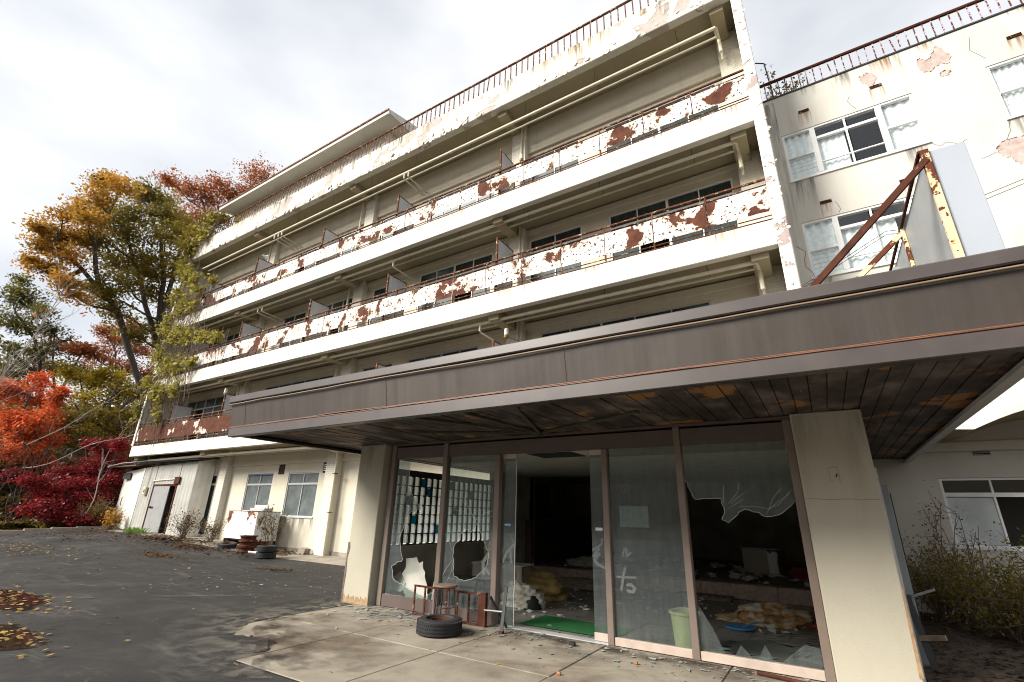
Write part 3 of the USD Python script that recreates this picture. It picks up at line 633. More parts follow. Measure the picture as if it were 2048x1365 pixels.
# ground-floor downpipe
part(hotel, "downpipe", MB().tube([(-15.9, 11.40, 3.83), (-15.82, 11.9, 3.80), (-15.80, 12.22, 3.72), (-15.78, 12.24, 3.5), (-15.74, 12.24, 0.02)], [.052, .052, .045, .04, .04], 10), m_pipe, smooth=40)
part(hotel, "downpipe", MB().tube([(-15.35, 11.7, 3.8), (-15.2, 12.0, 3.70), (-13.6, 12.1, 3.66), (-13.5, 12.5, 3.66)], .045, 8), m_pipe, smooth=40)
for z in (2.9, 1.5): part(hotel, "pipe_clip", MB().box(-15.83, -15.65, 12.18, 12.30, z, z + .03), m_rust)
for x in (-7.66, -16.7, -24.3):
    part(hotel, "column_pipe", MB().tube([(x, YW - .34, 4.6), (x, YW - .34, 15.9)], .038, 8), m_pipe, smooth=40)
# vents in the ground-floor wall
for x in (-20.0, -16.98):
    v = part(hotel, "wall_vent", MB().box(x, x + .04, YW - .02, YW + .01, 3.0, 3.40).box(x + .36, x + .40, YW - .02, YW + .01, 3.0, 3.40).box(x + .04, x + .36, YW - .02, YW + .01, 3.0, 3.04).box(x + .04, x + .36, YW - .02, YW + .01, 3.36, 3.40), m_redrust)
    part(v, "vent_opening", MB().box(x + .04, x + .36, YW - .006, YW - .003, 3.04, 3.36), m_dark)
    if x > -18:
        for k in range(4): part(v, "vent_slat", MB().box(x + .05, x + .35, YW - .03, YW - .008, 3.07 + k * .075, 3.11 + k * .075), m_alu)
# glass lamps on the column heads, loudspeaker
m_lampglass = plain("milky_lamp_glass", (0.62, 0.60, 0.53), 0.25, var=0.05); m_brass = plain("corroded_brass", (0.28, 0.14, 0.05), 0.6, var=.4, scale=20)
for (x, z) in ((-7.62, 6.95), (-24.0, 6.9), (-7.55, 14.2)):
    y = 11.55 if z < 8 else 12.1
    l = part(hotel, "jar_lamp", MB().lathe([(0, .17), (.06, .165), (.075, .12), (.075, -.05), (.06, -.06), (0, -.06)], 14, (x, y, z)), m_lampglass, smooth=50)
    part(l, "lamp_base", MB().lathe([(.078, -.05), (.08, -.12), (.05, -.16), (0, -.165)], 14, (x, y, z)), m_brass, smooth=50)
    part(l, "lamp_arm", MB().tube([(x + .05, y, z - .13), (x + .16, y + .1, z - .17), (x + .16, YW - .25, z - .1)], .014, 6), m_steel)
sp = part(hotel, "loudspeaker", MB().lathe([(.04, .22), (.06, .1), (.09, .02), (.14, -.05), (.12, -.05), (.03, .05), (0, .06)], 16, (0, 0, 0)).xf(lambda v: np.stack([v[:, 0] - 23.6, -v[:, 2] + 11.75, v[:, 1] + 14.45], 1)), m_alu, smooth=50)
for fl in (2, 3, 4):
    for k in range(10):
        x = RNG.uniform(XL + 3, XR - .5); w = RNG.uniform(.15, .9); stain(hotel, x, x + w, SLAB[fl][1] - .016, RNG.uniform(.25, .62), Y0 - .003, m_ruststain if RNG.random() < .6 else m_soot)
for k in range(46):
    x = RNG.uniform(XL + 2, XR - .4); w = RNG.uniform(.12, .8); stain(hotel, x, x + w, 17.0, RNG.uniform(.4, 1.08), Y0 - .024, m_ruststain if RNG.random() < .45 else m_soot)
for a, b, c, d in gops: stain(hotel, a - .1, b + .1, c - .04, .9, YW - .003, m_soot)
# loose paint curling from the edges of the parapet and the end wall
fl_ = MB()
def flake(c, size, nrm="y"):
    a = RNG.uniform(0, 6.3); pts = []
    for k in range(5):
        t = a + k * 1.257; r = size * RNG.uniform(.6, 1.2); pts.append((r * math.cos(t), r * math.sin(t)))
    lift = size * .55
    v = [(c[0], c[1] - .004, c[2])] + [(c[0] + p, c[1] - .004 - lift * RNG.uniform(.0, 1.) * (1 if p > 0 else .25), c[2] + q) for p, q in pts]
    fl_.add(v, [(0, k + 1, (k + 1) % 5 + 1) for k in range(5)])
for k in range(150):
    x = RNG.uniform(XL, XR); flake((x, Y0 - .022, 15.9 + abs(RNG.normal(0, .16))), RNG.uniform(.04, .13))
for k in range(34):
    z = RNG.uniform(6, 15.8); flake((XR + RNG.choice([.03, .14, .25]) + RNG.normal(0, .02), Y0 - .016, z), RNG.uniform(.02, .055))
part(hotel, "curled_paint_flakes", fl_, m_flake, kind="stuff")

# ------------------------------------------------------------------ penthouse on the roof
pent = thing("rooftop_penthouse", "low white penthouse with metal eave standing on the hotel roof", "penthouse")
px0, px1 = -33.5, -17.4; ye = 12.7; zE = 21.85
part(pent, "eave", MB().prism([(ye, zE - .22), (ye + .02, zE + .10), (ye + 3.4, zE + .95), (ye + 6.5, zE + .3), (ye + 6.5, zE - .1), (ye + 1.0, zE - .08)], px0, px1 + 1.0, "yz"), m_annex)
part(pent, "eave_flashing", MB().box(px0 - .02, px1 + 1.02, ye - .03, ye - .001, zE + .02, zE + .13), m_rust)
part(pent, "gable_sheet", MB().prism([(ye + .1, zE - .17), (ye + .1, zE + .08), (ye + 3.4, zE + .93), (ye + 6.4, zE + .28), (ye + 6.4, zE - .17)], px1 + 1.001, px1 + 1.03, "yz"), m_sheetgrey)
part(pent, "wall", MB().box(px0 + .3, px1, ye + 1.0, ye + 6.2, 16.6, zE - .10), m_annex)
for k in range(9):
    a = px0 + .6 + k * 1.75
    window(pent, a, a + 1.6, 17.3, 19.0, ye + .96, [a + .8], fmat=m_alugrey, gmat=m_frost)

# ------------------------------------------------------------------ annex on the right
annex = thing("annex_building", "cream right wing with curtained white windows and patches of fallen render", "building")
AX0, AX1 = XR + .271, 9.0
def nz(v): return v
wins = [(0.64, 3.48, 10.13, 11.66), (4.83, 7.7, 10.13, 11.68), (0.66, 3.50, 7.25, 8.82), (4.85, 7.7, 7.25, 8.82), (0.66, 3.5, 4.4, 5.95), (4.85, 7.7, 4.4, 5.95), (1.96, 4.9, 1.25, 2.49), (6.2, 8.9, 1.25, 2.49)]
mb = MB()
for zlo, zhi, ws in ((0.0, 3.4, wins[6:]), (3.4, 6.6, wins[4:6]), (6.6, 9.5, wins[2:4]), (9.5, 13.02, wins[:2])):
    wall_open(mb, AX0, AX1, zlo, zhi, ws, YW, YW + .2)
part(annex, "wall", mb, m_annex)
part(annex, "side_wall", MB().box(AX1 - .2, AX1, YW + .2, 21, 0, 13), m_annex)
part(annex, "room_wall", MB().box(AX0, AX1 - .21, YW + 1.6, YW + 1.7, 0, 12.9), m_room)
part(annex, "roof_slab", MB().box(AX0, AX1, YW + .2, 21, 12.72, 13.0), m_conc2)
part(annex, "coping", MB().box(AX0, AX1 + .03, YW - .03, YW + .24, 13.021, 13.06), m_blackiron)
for i, (a, b, c, d) in enumerate(wins):
    y = YW + .07
    if i < 6:
        f = MB(); fw = .055; m1, m2 = a + .70, b - .70
        def fb(*q): f.box(*q)
        fb(a, a + fw, y - .05, y + .05, c, d); fb(b - fw, b, y - .05, y + .05, c, d); fb(a + fw, b - fw, y - .05, y + .05, d - fw, d); fb(a + fw, b - fw, y - .05, y + .05, c, c + fw)
        for mm in (m1, m2): fb(mm - .06, mm + .06, y - .06, y + .04, c + fw, d - fw)
        fb(a + fw, m1 - .06, y - .045, y + .04, c + .72, c + .77); fb(m2 + .06, b - fw, y - .045, y + .04, c + .72, c + .77)
        fb(m1 + .06, m2 - .06, y - .045, y + .04, d - .42, d - .35)
        mid = (m1 + m2) / 2
        fb(mid - .02, mid + .02, y - .04, y + .03, c + fw, d - .42); fb(mid - .02, mid + .02, y - .04, y + .03, d - .35, d - fw)
        fb(m1 + .06, mid - .02, y - .03, y + .02, c + .36, c + .385); fb(mid + .02, m2 - .06, y - .03, y + .02, c + .36, c + .385)
        f.box(a - .03, b + .03, YW - .04, YW - .001, c - .05, c - .005)
        w = part(annex, "window_frame", f, m_alu)
        for (p, q, r, s) in ((a, m1, c, c + .72), (a, m1, c + .77, d), (m2, b, c, c + .72), (m2, b, c + .77, d), (m1, mid, c, d - .42), (mid, m2, c, d - .42), (m1, mid, d - .35, d), (mid, m2, d - .35, d)):
            part(w, "pane", MB().box(p + .05, q - .045, y - .01, y - .004, r + .03, s - .02), m_glass)
        for (p, q) in ((a, m1), (m2, b)): part(w, "curtain", curtain_mesh(p + .03, q - .03, y + .065, c + .05, d - .05), m_curtain)
        part(w, "curtain", curtain_mesh(m1 + .06, mid - .05 if i % 3 == 0 else m2 - .3, y + .085, c + .05, d - .4), m_curtain)
        for zz in (.22, .34, .46, .58):
            part(w, "guard_bar", MB().box(a + .06, m1 - .07, y - .075, y - .065, c + zz, c + zz + .008).box(m2 + .07, b - .06, y - .075, y - .065, c + zz, c + zz + .008), m_alugrey)
    else:
        w = window(annex, a, b, c, d, y, [a + .74, a + 1.48, a + 2.2], transom=d - .31, gmat=m_glass, open_pane=(1, 2), sill=True, fw=.045)
        part(w, "paper_sheet", MB().box(a + .05, a + .72, y + .012, y + .018, c + .05, d - .36), plain("white_window_paper", (0.60, 0.61, 0.62), 0.6, var=.2, scale=1.6))
# small louvred vents
for (x, z) in ((1.14, 12.2), (2.74, 12.18), (5.33, 12.21), (1.14, 9.21), (2.75, 9.22), (5.33, 9.2), (2.57, 2.90)):
    v = part(annex, "wall_vent", MB().box(x, x + .25, YW - .004, YW + .002, z, z + .09), m_dark)
    for k in range(3): part(v, "vent_slat", MB().bar((x + .005, YW - .018, z + .012 + k * .03), (x + .245, YW - .018, z + .012 + k * .03), .022, .008), m_alugrey if z < 5 else m_rust)
# fallen render: pink undercoat patches with curled edges
patches = [[(2.59, 12.70), (2.68, 12.66), (2.72, 12.76), (2.86, 12.68), (2.95, 12.48), (2.88, 12.36), (2.78, 12.22), (2.70, 12.35), (2.62, 12.52)],
           [(3.77, 12.58), (3.84, 12.56), (3.93, 12.46), (4.00, 12.50), (4.06, 12.62), (4.10, 12.74), (4.22, 12.76), (4.28, 12.52), (4.36, 12.36), (4.30, 12.14), (4.14, 12.20), (4.02, 12.18), (3.92, 12.08), (3.80, 12.16), (3.73, 12.30)],
           [(4.05, 11.86), (4.2, 11.80), (4.28, 11.90), (4.22, 11.98), (4.10, 11.96)],
           [(4.44, 9.43), (4.58, 9.56), (4.72, 9.62), (4.95, 9.58), (5.3, 9.5), (5.35, 9.1), (5.05, 8.86), (4.78, 8.80), (4.72, 8.98), (4.62, 9.14), (4.5, 9.24)]]
for pl in patches:
    sub = []
    for (a, b) in zip(pl, pl[1:] + pl[:1]):
        for t in np.linspace(0, 1, 5)[:-1]:
            sub.append((a[0] + (b[0] - a[0]) * t + RNG.normal(0, .012), a[1] + (b[1] - a[1]) * t + RNG.normal(0, .012)))
    pp = part(annex, "bare_patch", MB().prism(Polygon(sub).buffer(0), YW - .004, YW + .001), m_pinkpatch)
    g = Polygon(sub).buffer(0)
    rim = MB(); cs = list(g.exterior.coords)
    for (a, b) in zip(cs[:-1], cs[1:]):
        if RNG.random() < .75:
            h = RNG.uniform(.006, .03)
            rim.add([(a[0], YW - .004, a[1]), (b[0], YW - .004, b[1]), (b[0] * .985 + .015 * g.centroid.x, YW - .004 - h, b[1]), (a[0] * .985 + .015 * g.centroid.x, YW - .004 - h * .7, a[1])], [(0, 1, 2), (0, 2, 3)])
    part(pp, "curled_edge", rim, m_flake)
for a, b, c, d in wins[:6]:
    stain(annex, a - .02, a + .5, c - .055, 1.05, YW - .003, m_soot); stain(annex, b - .45, b + .02, c - .055, .7, YW - .0032, m_soot)
for (x, z) in ((1.14, 12.2), (2.74, 12.18), (5.33, 12.21), (1.14, 9.21), (2.75, 9.22), (5.33, 9.2)): stain(annex, x - .02, x + .27, z - .004, .55, YW - .0034, m_ruststain)
for k in range(12):
    x = RNG.uniform(.6, 8.0); stain(annex, x, x + RNG.uniform(.1, .5), 13.015, RNG.uniform(.3, .9), YW - .0036, m_ruststain if RNG.random() < .5 else m_soot)
stain(annex, .36, .62, 12.9, 6.2, YW - .0038, m_soot)
# roof railing of the annex
rz = 13.69
rl = part(annex, "roof_railing", MB().tube([(AX0 + .02, YW + .05, rz), (4, YW + .05, rz + .015), (AX1, YW + .05, rz)], .046, 8), m_redrust)
part(rl, "rail_bar", MB().box(AX0, AX1, YW + .04, YW + .06, 13.09, 13.11), m_rust)
x = AX0 + .16; k = 0
m_plum = peeling_metal("flaking_mauve_baluster", (0.42, 0.38, 0.48), 0.50, scale=8.0, spot=.62)
while x < AX1:
    ln = 0 if k not in (9, 17) else .06
    part(rl, "baluster", MB().bar((x + ln, YW + .05, 13.06), (x, YW + .05, rz - .02), .026, .018), m_plum); x += .172; k += 1
for path in ([(3.52, 10.05), (3.66, 9.92), (3.74, 9.98), (3.92, 9.86), (4.1, 9.9)], [(4.85, 10.05), (4.80, 9.8), (4.70, 9.62), (4.66, 9.45)], [(4.62, 9.40), (4.45, 9.36), (4.2, 9.30)], [(2.30, 12.2), (2.28, 11.9), (2.36, 11.72)], [(1.45, 9.2), (1.52, 8.98), (1.47, 8.86)], [(4.9, 11.9), (4.7, 12.3), (4.78, 12.7)], [(.45, 8.2), (.62, 8.0), (.55, 7.6), (.7, 7.2)]):
    P2 = [path[0]]
    for a, b in zip(path[:-1], path[1:]): P2 += [((a[0] + b[0]) / 2 + RNG.normal(0, .02), (a[1] + b[1]) / 2 + RNG.normal(0, .02)), b]
    part(annex, "crack", MB().tube([(x, YW - .002, z) for x, z in P2], .0045, 4), m_dark)
# vaulted eave over the annex ground floor
arc = []
for k0 in range(3):
    xa = 2.36 + k0 * 2.3
    for t in np.linspace(0, 1, 14): arc.append((xa + 2.3 * t, 3.17 + 0.34 * math.sin(math.pi * t)))
prof = [(1.66, 3.22), (2.34, 3.17)] + arc + [(9.3, 3.2), (9.3, 4.15), (1.66, 4.15)]
part(annex, "vaulted_eave", MB().prism(prof, 11.0, 11.06), m_band)
part(annex, "vaulted_eave", MB().prism([(x, z + .03) for x, z in prof[:-2]] + [(9.3, 4.14), (1.66, 4.14)], 11.061, YW - .001), m_soffit)
part(annex, "eave_beam", MB().cbox(1.0, 9.0, YW - .10, YW - .002, 2.98, 3.16, .012), m_annex)
# weeds rooted on the annex roof, cables

# ------------------------------------------------------------------ entrance canopy
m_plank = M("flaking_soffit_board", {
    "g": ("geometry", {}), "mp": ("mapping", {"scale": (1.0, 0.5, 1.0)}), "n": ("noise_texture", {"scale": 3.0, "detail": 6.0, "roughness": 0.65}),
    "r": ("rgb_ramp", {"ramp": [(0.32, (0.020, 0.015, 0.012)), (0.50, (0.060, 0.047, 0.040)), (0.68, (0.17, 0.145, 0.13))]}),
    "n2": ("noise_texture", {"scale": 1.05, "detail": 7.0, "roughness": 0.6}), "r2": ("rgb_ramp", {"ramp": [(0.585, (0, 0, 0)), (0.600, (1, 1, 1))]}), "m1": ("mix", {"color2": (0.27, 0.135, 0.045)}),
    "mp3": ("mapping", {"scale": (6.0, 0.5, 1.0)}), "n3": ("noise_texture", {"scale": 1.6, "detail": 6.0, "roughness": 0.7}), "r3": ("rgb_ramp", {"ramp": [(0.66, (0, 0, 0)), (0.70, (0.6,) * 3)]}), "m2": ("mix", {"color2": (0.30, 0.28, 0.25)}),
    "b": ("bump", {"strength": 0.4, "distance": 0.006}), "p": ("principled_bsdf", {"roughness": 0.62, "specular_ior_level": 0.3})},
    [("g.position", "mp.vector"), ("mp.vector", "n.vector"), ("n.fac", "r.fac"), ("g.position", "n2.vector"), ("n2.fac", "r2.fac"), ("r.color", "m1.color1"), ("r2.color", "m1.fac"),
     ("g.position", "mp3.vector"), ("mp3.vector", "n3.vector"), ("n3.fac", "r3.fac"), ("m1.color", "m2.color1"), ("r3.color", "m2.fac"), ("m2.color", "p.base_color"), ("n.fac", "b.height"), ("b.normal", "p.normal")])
CX0, CX1, CF = -8.78, 1.60, 4.45      # left end, right end, front (at the bottom edge)
canopy = thing("entrance_canopy", "broad brown metal entrance canopy with dark boarded underside", "canopy")
# front fascia in four sheets, leaning out a little at the top
seams = [CX0 + .02, -8.32, -4.86, -2.14, CX1 - .02]
for a, b in zip(seams[:-1], seams[1:]):
    v = [(a + .004, CF, 2.92), (b - .004, CF, 2.92), (b - .004, CF - .085, 3.35), (a + .004, CF - .085, 3.35), (a + .004, CF + .03, 2.92), (b - .004, CF + .03, 2.92), (b - .004, CF - .055, 3.35), (a + .004, CF - .055, 3.35)]
    part(canopy, "fascia_sheet", MB().add(v, [(0, 1, 2), (0, 2, 3), (4, 6, 5), (4, 7, 6), (0, 4, 5), (0, 5, 1), (3, 2, 6), (3, 6, 7), (1, 5, 6), (1, 6, 2), (0, 3, 7), (0, 7, 4)]), m_brown)
for s in seams[1:-1]: part(canopy, "seam_cover", MB().bar((s, CF - .002, 2.925), (s, CF - .0855, 3.345), .014, .006, (0, 1, 0)), m_browntrim)
part(canopy, "top_trim", MB().cbox(CX0 - .02, CX1 + .02, CF - .125, CF + .12, 3.352, 3.475, .012), m_browntrim)
part(canopy, "bottom_trim", MB().cbox(CX0, CX1, CF - .02, CF + .10, 2.765, 2.919, .008), m_browntrim)
part(canopy, "corner_trim", MB().bar((CX1 - .03, CF - .012, 2.78), (CX1 - .03, CF - .10, 3.36), .11, .03, (0, 1, 0)), m_browntrim)
def wavy(x0, x1, y, z, amp, n=60, r=.008, seed=1):
    X = np.linspace(x0, x1, n); q = np.stack([X * .9 + seed * 13, 0 * X, 0 * X], -1)
    return MB().tube([(x, y - .004, z + amp * (v - .5) * 2) for x, v in zip(X, meshkit.fbm(q, 3, seed))], r, 6)
part(canopy, "cable", wavy(CX0, CX1, CF - .105, 3.325, .012, r=.011, seed=2), m_cable_t, smooth=True)
part(canopy, "cable", wavy(CX0, CX1, CF - .012, 2.925, .010, r=.008, seed=3), m_cable_c, smooth=True)
part(canopy, "cable", wavy(CX0, CX1, CF - .014, 2.94, .014, r=.007, seed=8), m_cable_c, smooth=True)
# sides and top
for x, yb in ((CX0, 12.5), (CX1, YW - .01)):
    sx = 1 if x < 0 else -1
    part(canopy, "side_fascia", MB().box(min(x, x + sx * .03), max(x, x + sx * .03), CF + .121, yb, 2.80, 3.35), m_brown if x < 0 else m_alugrey)
    part(canopy, "side_lip", MB().box(min(x + sx * .031, x + sx * .12), max(x + sx * .031, x + sx * .12), CF + .121, yb, 2.79, 2.83), m_browntrim if x < 0 else m_alugrey)
part(canopy, "roof_deck", MB().box(CX0 + .04, CX1 - .04, CF + .12, YW - .12, 3.30, 3.345), m_browntrim)
# boarded underside, board by board
x = CX0 + .125
while x < CX1 - .13:
    w = .145; yb = 6.93 if -7.4 < x < .5 else (12.49 if x < 0 else YW - .03)
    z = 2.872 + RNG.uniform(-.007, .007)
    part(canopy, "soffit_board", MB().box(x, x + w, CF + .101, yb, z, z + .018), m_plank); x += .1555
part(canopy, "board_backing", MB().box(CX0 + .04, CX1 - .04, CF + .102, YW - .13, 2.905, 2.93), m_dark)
# angle bars fanning from a bracket over the entrance
hub = np.array([-3.69, 6.66, 2.835])
for e in ((-4.75, 4.82, 2.852), (-3.87, 4.72, 2.852), (-3.02, 4.78, 2.852), (-1.80, 5.78, 2.852), (-5.66, 5.82, 2.852)):
    part(canopy, "fan_bar", MB().bar(hub + [0, 0, .004], e, .05, .028), plain("dull_green_bar", (0.062, 0.060, 0.034), .6) if e[0] == -4.75 else "/World/Looks/dull_green_bar")
part(canopy, "bracket", MB().lathe([(0, -.03), (.045, -.03), (.05, .03), (0, .03)], 12, hub), m_blackiron)
lc = part(canopy, "column", MB().cbox(-7.98, -7.28, 6.757, 7.13, -.02, 2.868, .012), m_col)
part(lc, "worn_foot", MB().prism([(-7.99, 0), (-7.27, 0), (-7.27, .22)] + [(-7.27 - .72 * t, .05 + .05 * abs(math.sin(19 * t)) + .04 * (k % 2)) for k, t in enumerate(np.linspace(0.05, 1, 22))], 6.752, 6.7569), plain("bare_brown_concrete", (0.30, 0.20, 0.11), .9, var=.3, scale=12))
part(lc, "damaged_edge", MB().prism([(-7.99, 0), (-7.93, 0), (-7.955, .2), (-7.94, .5), (-7.96, .75), (-7.92, .92), (-7.94, 1.02), (-7.99, 1.03)], 6.7512, 6.7564), plain("bare_grey_concrete", (0.13, 0.10, 0.09), .9, var=.4, scale=14))
rc = part(canopy, "column", MB().cbox(-.20, .53, 6.757, 7.13, -.02, 2.868, .012), m_col)
pl = part(rc, "wall_plate", MB().cbox(.10, .185, 6.745, 6.7565, 2.05, 2.21, .003), m_col)
part(rc, "bolt", MB().bar((.155, 6.738, 2.10), (.17, 6.738, 2.14), .01), m_blackiron)
part(rc, "damaged_edge", MB().prism([(.50, 0.2), (.535, 0.2), (.535, 1.0), (.518, 1.0), (.51, .7)], 6.7512, 6.7564), "/World/Looks/bare_brown_concrete")
part(rc, "side_cladding", MB().box(.531, .55, 6.80, 7.12, .1, 2.2), m_partition)

m_faint = stainmat('faint_rain_stain', (0.16, 0.14, 0.10), .35, 6.0)
for x0_, x1_ in ((-.18, .50), (-7.96, -7.30)):
    stain(lc if x0_ < -5 else rc, x0_, x1_, 2.84, 1.3, 6.7535, m_faint)
crk = MB(); pts_ = [(-.19 + .09 * k, 6.7535, 1.86 + .004 * math.sin(k * 1.7)) for k in range(9)]
crk.tube(pts_, .0012, 4); part(rc, "hairline_crack", crk, m_dark)
# ------------------------------------------------------------------ glazed entrance front
YG = 6.95
ent = thing("glass_shopfront", "bronze-framed glass entrance front with broken panes and an open doorway", "shopfront")
posts = [(-7.20, -7.09), (-5.865, -5.765), (-4.70, -4.60), (-2.765, -2.675), (-1.675, -1.585), (-.30, -.205)]
for a, b in posts: part(ent, "post", MB().cbox(a, b, YG - .06, YG + .06, 0.0, 2.83 if a in (-1.675, -5.865, -7.2, -.3) else 2.575, .006), m_post)
for a, b in ((-7.088, -5.867), (-5.763, -1.677), (-1.583, -.302)):
    part(ent, "header_panel", MB().box(a, b, YG - .035, YG + .05, 2.58, 2.80), m_mauve)
part(ent, "head_angle", MB().box(-7.2, -.205, YG - .075, YG + .06, 2.831, 2.866), m_mauve)
for a, b, mt, h in ((-7.088, -5.867, m_mauve, .20), (-5.763, -4.702, m_mauve, .16), (-2.673, -1.677, m_kick, .10), (-1.583, -.302, m_kick, .10)):
    part(ent, "kick_plate", MB().cbox(a, b, YG - .045, YG + .03, 0.003, h, .005), mt)
part(ent, "threshold", MB().box(-4.598, -2.767, YG - .05, YG + .10, -.012, .008), m_alugrey)
# panes, broken as they are
PA = [(-7.08, .2), (-7.08, 2.58), (-6.74, 2.58), (-6.73, 2.03), (-6.55, 1.86), (-6.37, 1.67), (-6.46, 1.64), (-6.62, 1.59), (-6.74, 1.50), (-6.73, 1.38), (-6.83, 1.13), (-6.70, .78), (-6.95, .66), (-6.88, .45), (-6.40, .30), (-6.1, .24), (-5.95, .32), (-5.88, .2)]
PB1 = [(-5.76, .16), (-5.76, 2.58), (-4.71, 2.58), (-4.71, .16)]
PBh = [(-5.32, 1.36), (-5.53, 1.05), (-5.50, .62), (-5.28, .55), (-5.05, .62), (-4.83, .80), (-4.79, 1.0), (-4.94, 1.24), (-5.05, 1.45), (-5.18, 1.30)]
PE = [(-1.58, 2.58), (-1.60, 2.19), (-1.53, 1.99), (-1.47, 1.86), (-1.30, 1.865), (-1.13, 1.86), (-1.12, 1.73), (-1.16, 1.61), (-1.09, 1.575), (-1.01, 1.64), (-.95, 1.71), (-.88, 1.745), (-.78, 1.71), (-.69, 1.67), (-.60, 1.66), (-.50, 1.685), (-.43, 1.73), (-.305, 1.84), (-.305, 2.58)]
def rough(poly, step=.035, a=.007):
    out = []
    for p, q in zip(poly, poly[1:] + poly[:1]):
        n = max(1, int(math.hypot(q[0] - p[0], q[1] - p[1]) / step))
        for k in range(n):
            t = k / n; out.append((p[0] + (q[0] - p[0]) * t + RNG.normal(0, a) * (k > 0), p[1] + (q[1] - p[1]) * t + RNG.normal(0, a) * (k > 0)))
    return Polygon(out).buffer(0)
m_cut = plain("bright_glass_edge", (0.55, 0.62, 0.60), .2)
def cut_edge(g, zmin, zmax, xmin, xmax):
    mb = MB(); cs = list(g.exterior.coords) + ([] if not g.interiors else [])
    loops = [list(g.exterior.coords)] + [list(r.coords) for r in g.interiors]
    for cs in loops:
        for p, q in zip(cs[:-1], cs[1:]):
            if all(zmin < r[1] < zmax and xmin < r[0] < xmax for r in (p, q)): mb.bar((p[0], YG - .005, p[1]), (q[0], YG - .005, q[1]), .006, .004)
    if mb.n: part(ent, "cut_edge", mb, m_cut)
def cracks(c, n, g, L):
    for k in range(n):
        a = RNG.uniform(0, 6.28); p = np.array(c, float); mb = MB(); ok = 0
        for j in range(int(RNG.integers(3, 7))):
            q = p + L * RNG.uniform(.5, 1.2) * np.array([math.cos(a), math.sin(a)]); a += RNG.normal(0, .22)
            from shapely.geometry import LineString
            if g.contains(LineString([p, q])): mb.bar((p[0], YG - .0052, p[1]), (q[0], YG - .0052, q[1]), .0028, .002); ok += 1
            p = q
        if ok: part(ent, "crack", mb, m_cut)
gA, gB, gE = rough(PA), Polygon(PB1).difference(rough(PBh)), rough(PE)
part(ent, "broken_pane", MB().prism(gA, YG - .004, YG + .004), m_doorglass); part(ent, "broken_pane", MB().prism(gB, YG - .004, YG + .004), m_doorglass)
part(ent, "broken_pane", MB().prism(gE, YG - .004, YG + .004), m_doorglass, "hanging upper shard of the right-hand pane")
cut_edge(gA, .23, 2.55, -7.05, -5.9); cut_edge(gB, .2, 2.5, -5.7, -4.75); cut_edge(gE, 1.0, 2.5, -1.595, -.32)
cracks((-6.73, 1.9), 9, gA, .12); cracks((-5.1, 1.5), 9, gB, .16); cracks((-5.5, .9), 5, gB, .12); cracks((-1.15, 1.7), 9, gE, .14); cracks((-.6, 1.75), 6, gE, .12)
part(ent, "pane", MB().box(-2.68, -1.67, YG - .004, YG + .004, .095, 2.58), m_doorglass)
for poly in ([(-1.58, .1), (-1.58, .62), (-1.42, .36), (-1.30, .1)], [(-1.2, .1), (-1.12, .22), (-1.0, .1)], [(-.95, .1), (-.86, .26), (-.78, .1)], [(-.72, .1), (-.60, .20), (-.45, .32), (-.31, .30), (-.31, .1)]):
    part(ent, "glass_shard", MB().prism(poly, YG - .004, YG + .004), m_doorglass)
sl = part(ent, "sliding_pane", MB().box(-4.598, -4.32, YG + .036, YG + .046, .02, 2.50), m_doorglass)
part(sl, "pane_clip", MB().box(-4.52, -4.33, YG + .03, YG + .052, 2.501, 2.578), m_kick)
part(sl, "pane_edge", MB().box(-4.3195, -4.315, YG + .034, YG + .048, .02, 2.50), m_alu)
sr = part(ent, "sliding_pane", MB().box(-2.99, -2.767, YG + .036, YG + .046, .11, 2.50), m_doorglass)
part(sr, "pane_clip", MB().box(-2.985, -2.77, YG + .03, YG + .052, 2.501, 2.578), m_kick)
part(sr, "kick_plate", MB().cbox(-2.99, -2.767, YG + .02, YG + .06, .012, .11, .004), m_kick)
# faded painted characters, emblems and stickers on the glass
m_faded = M("faded_white_lettering", {"t": ("transparent_bsdf", {}), "d": ("diffuse_bsdf", {"color": (0.45, 0.48, 0.48)}), "mx": ("mix_closure", {"fac": 0.13})}, [("t.BSDF", "mx.closure1"), ("d.BSDF", "mx.closure2")], "mx.closure")
def stroke(pts, w, y=YG - .008):
    from shapely.geometry import LineString
    return MB().prism(LineString(pts).buffer(w, cap_style=1), y, y + .002)
def glyph(parent, strokes, y=YG - .008):
    from shapely.geometry import LineString
    from shapely import union_all
    g = union_all([LineString(p).buffer(w) for p, w in strokes])
    part(parent, "painted_character", MB().prism(g, y, y + .002), m_faded)
glyph(sl, [([(-4.38, 1.24), (-4.345, 1.20)], .014)], YG + .030)
glyph(sl, [([(-4.34, 1.15), (-4.40, 1.09), (-4.47, 1.03), (-4.53, .90)], .022), ([(-4.40, 1.07), (-4.385, .96), (-4.375, .89)], .020)], YG + .030)
glyph(sr, [([(-2.83, 1.30), (-2.84, 1.23), (-2.93, 1.18), (-2.975, 1.15)], .014), ([(-2.89, 1.165), (-2.97, 1.07), (-2.88, 1.10), (-2.955, 1.02), (-2.91, .96), (-2.80, .925)], .020)], YG + .030)
glyph(ent, [([(-2.49, 1.19), (-2.52, 1.10)], .012), ([(-2.46, 1.20), (-2.455, 1.10), (-2.40, 1.145)], .013)])
glyph(ent, [([(-2.50, .94), (-2.56, .68)], .018), ([(-2.61, .83), (-2.35, .84)], .014), ([(-2.47, .74), (-2.42, .75), (-2.37, .71), (-2.40, .66), (-2.47, .67)], .020)])
glyph(ent, [([(-4.80, .99), (-4.90, .86), (-4.88, .70)], .030), ([(-4.83, .76), (-4.77, .70)], .020)])
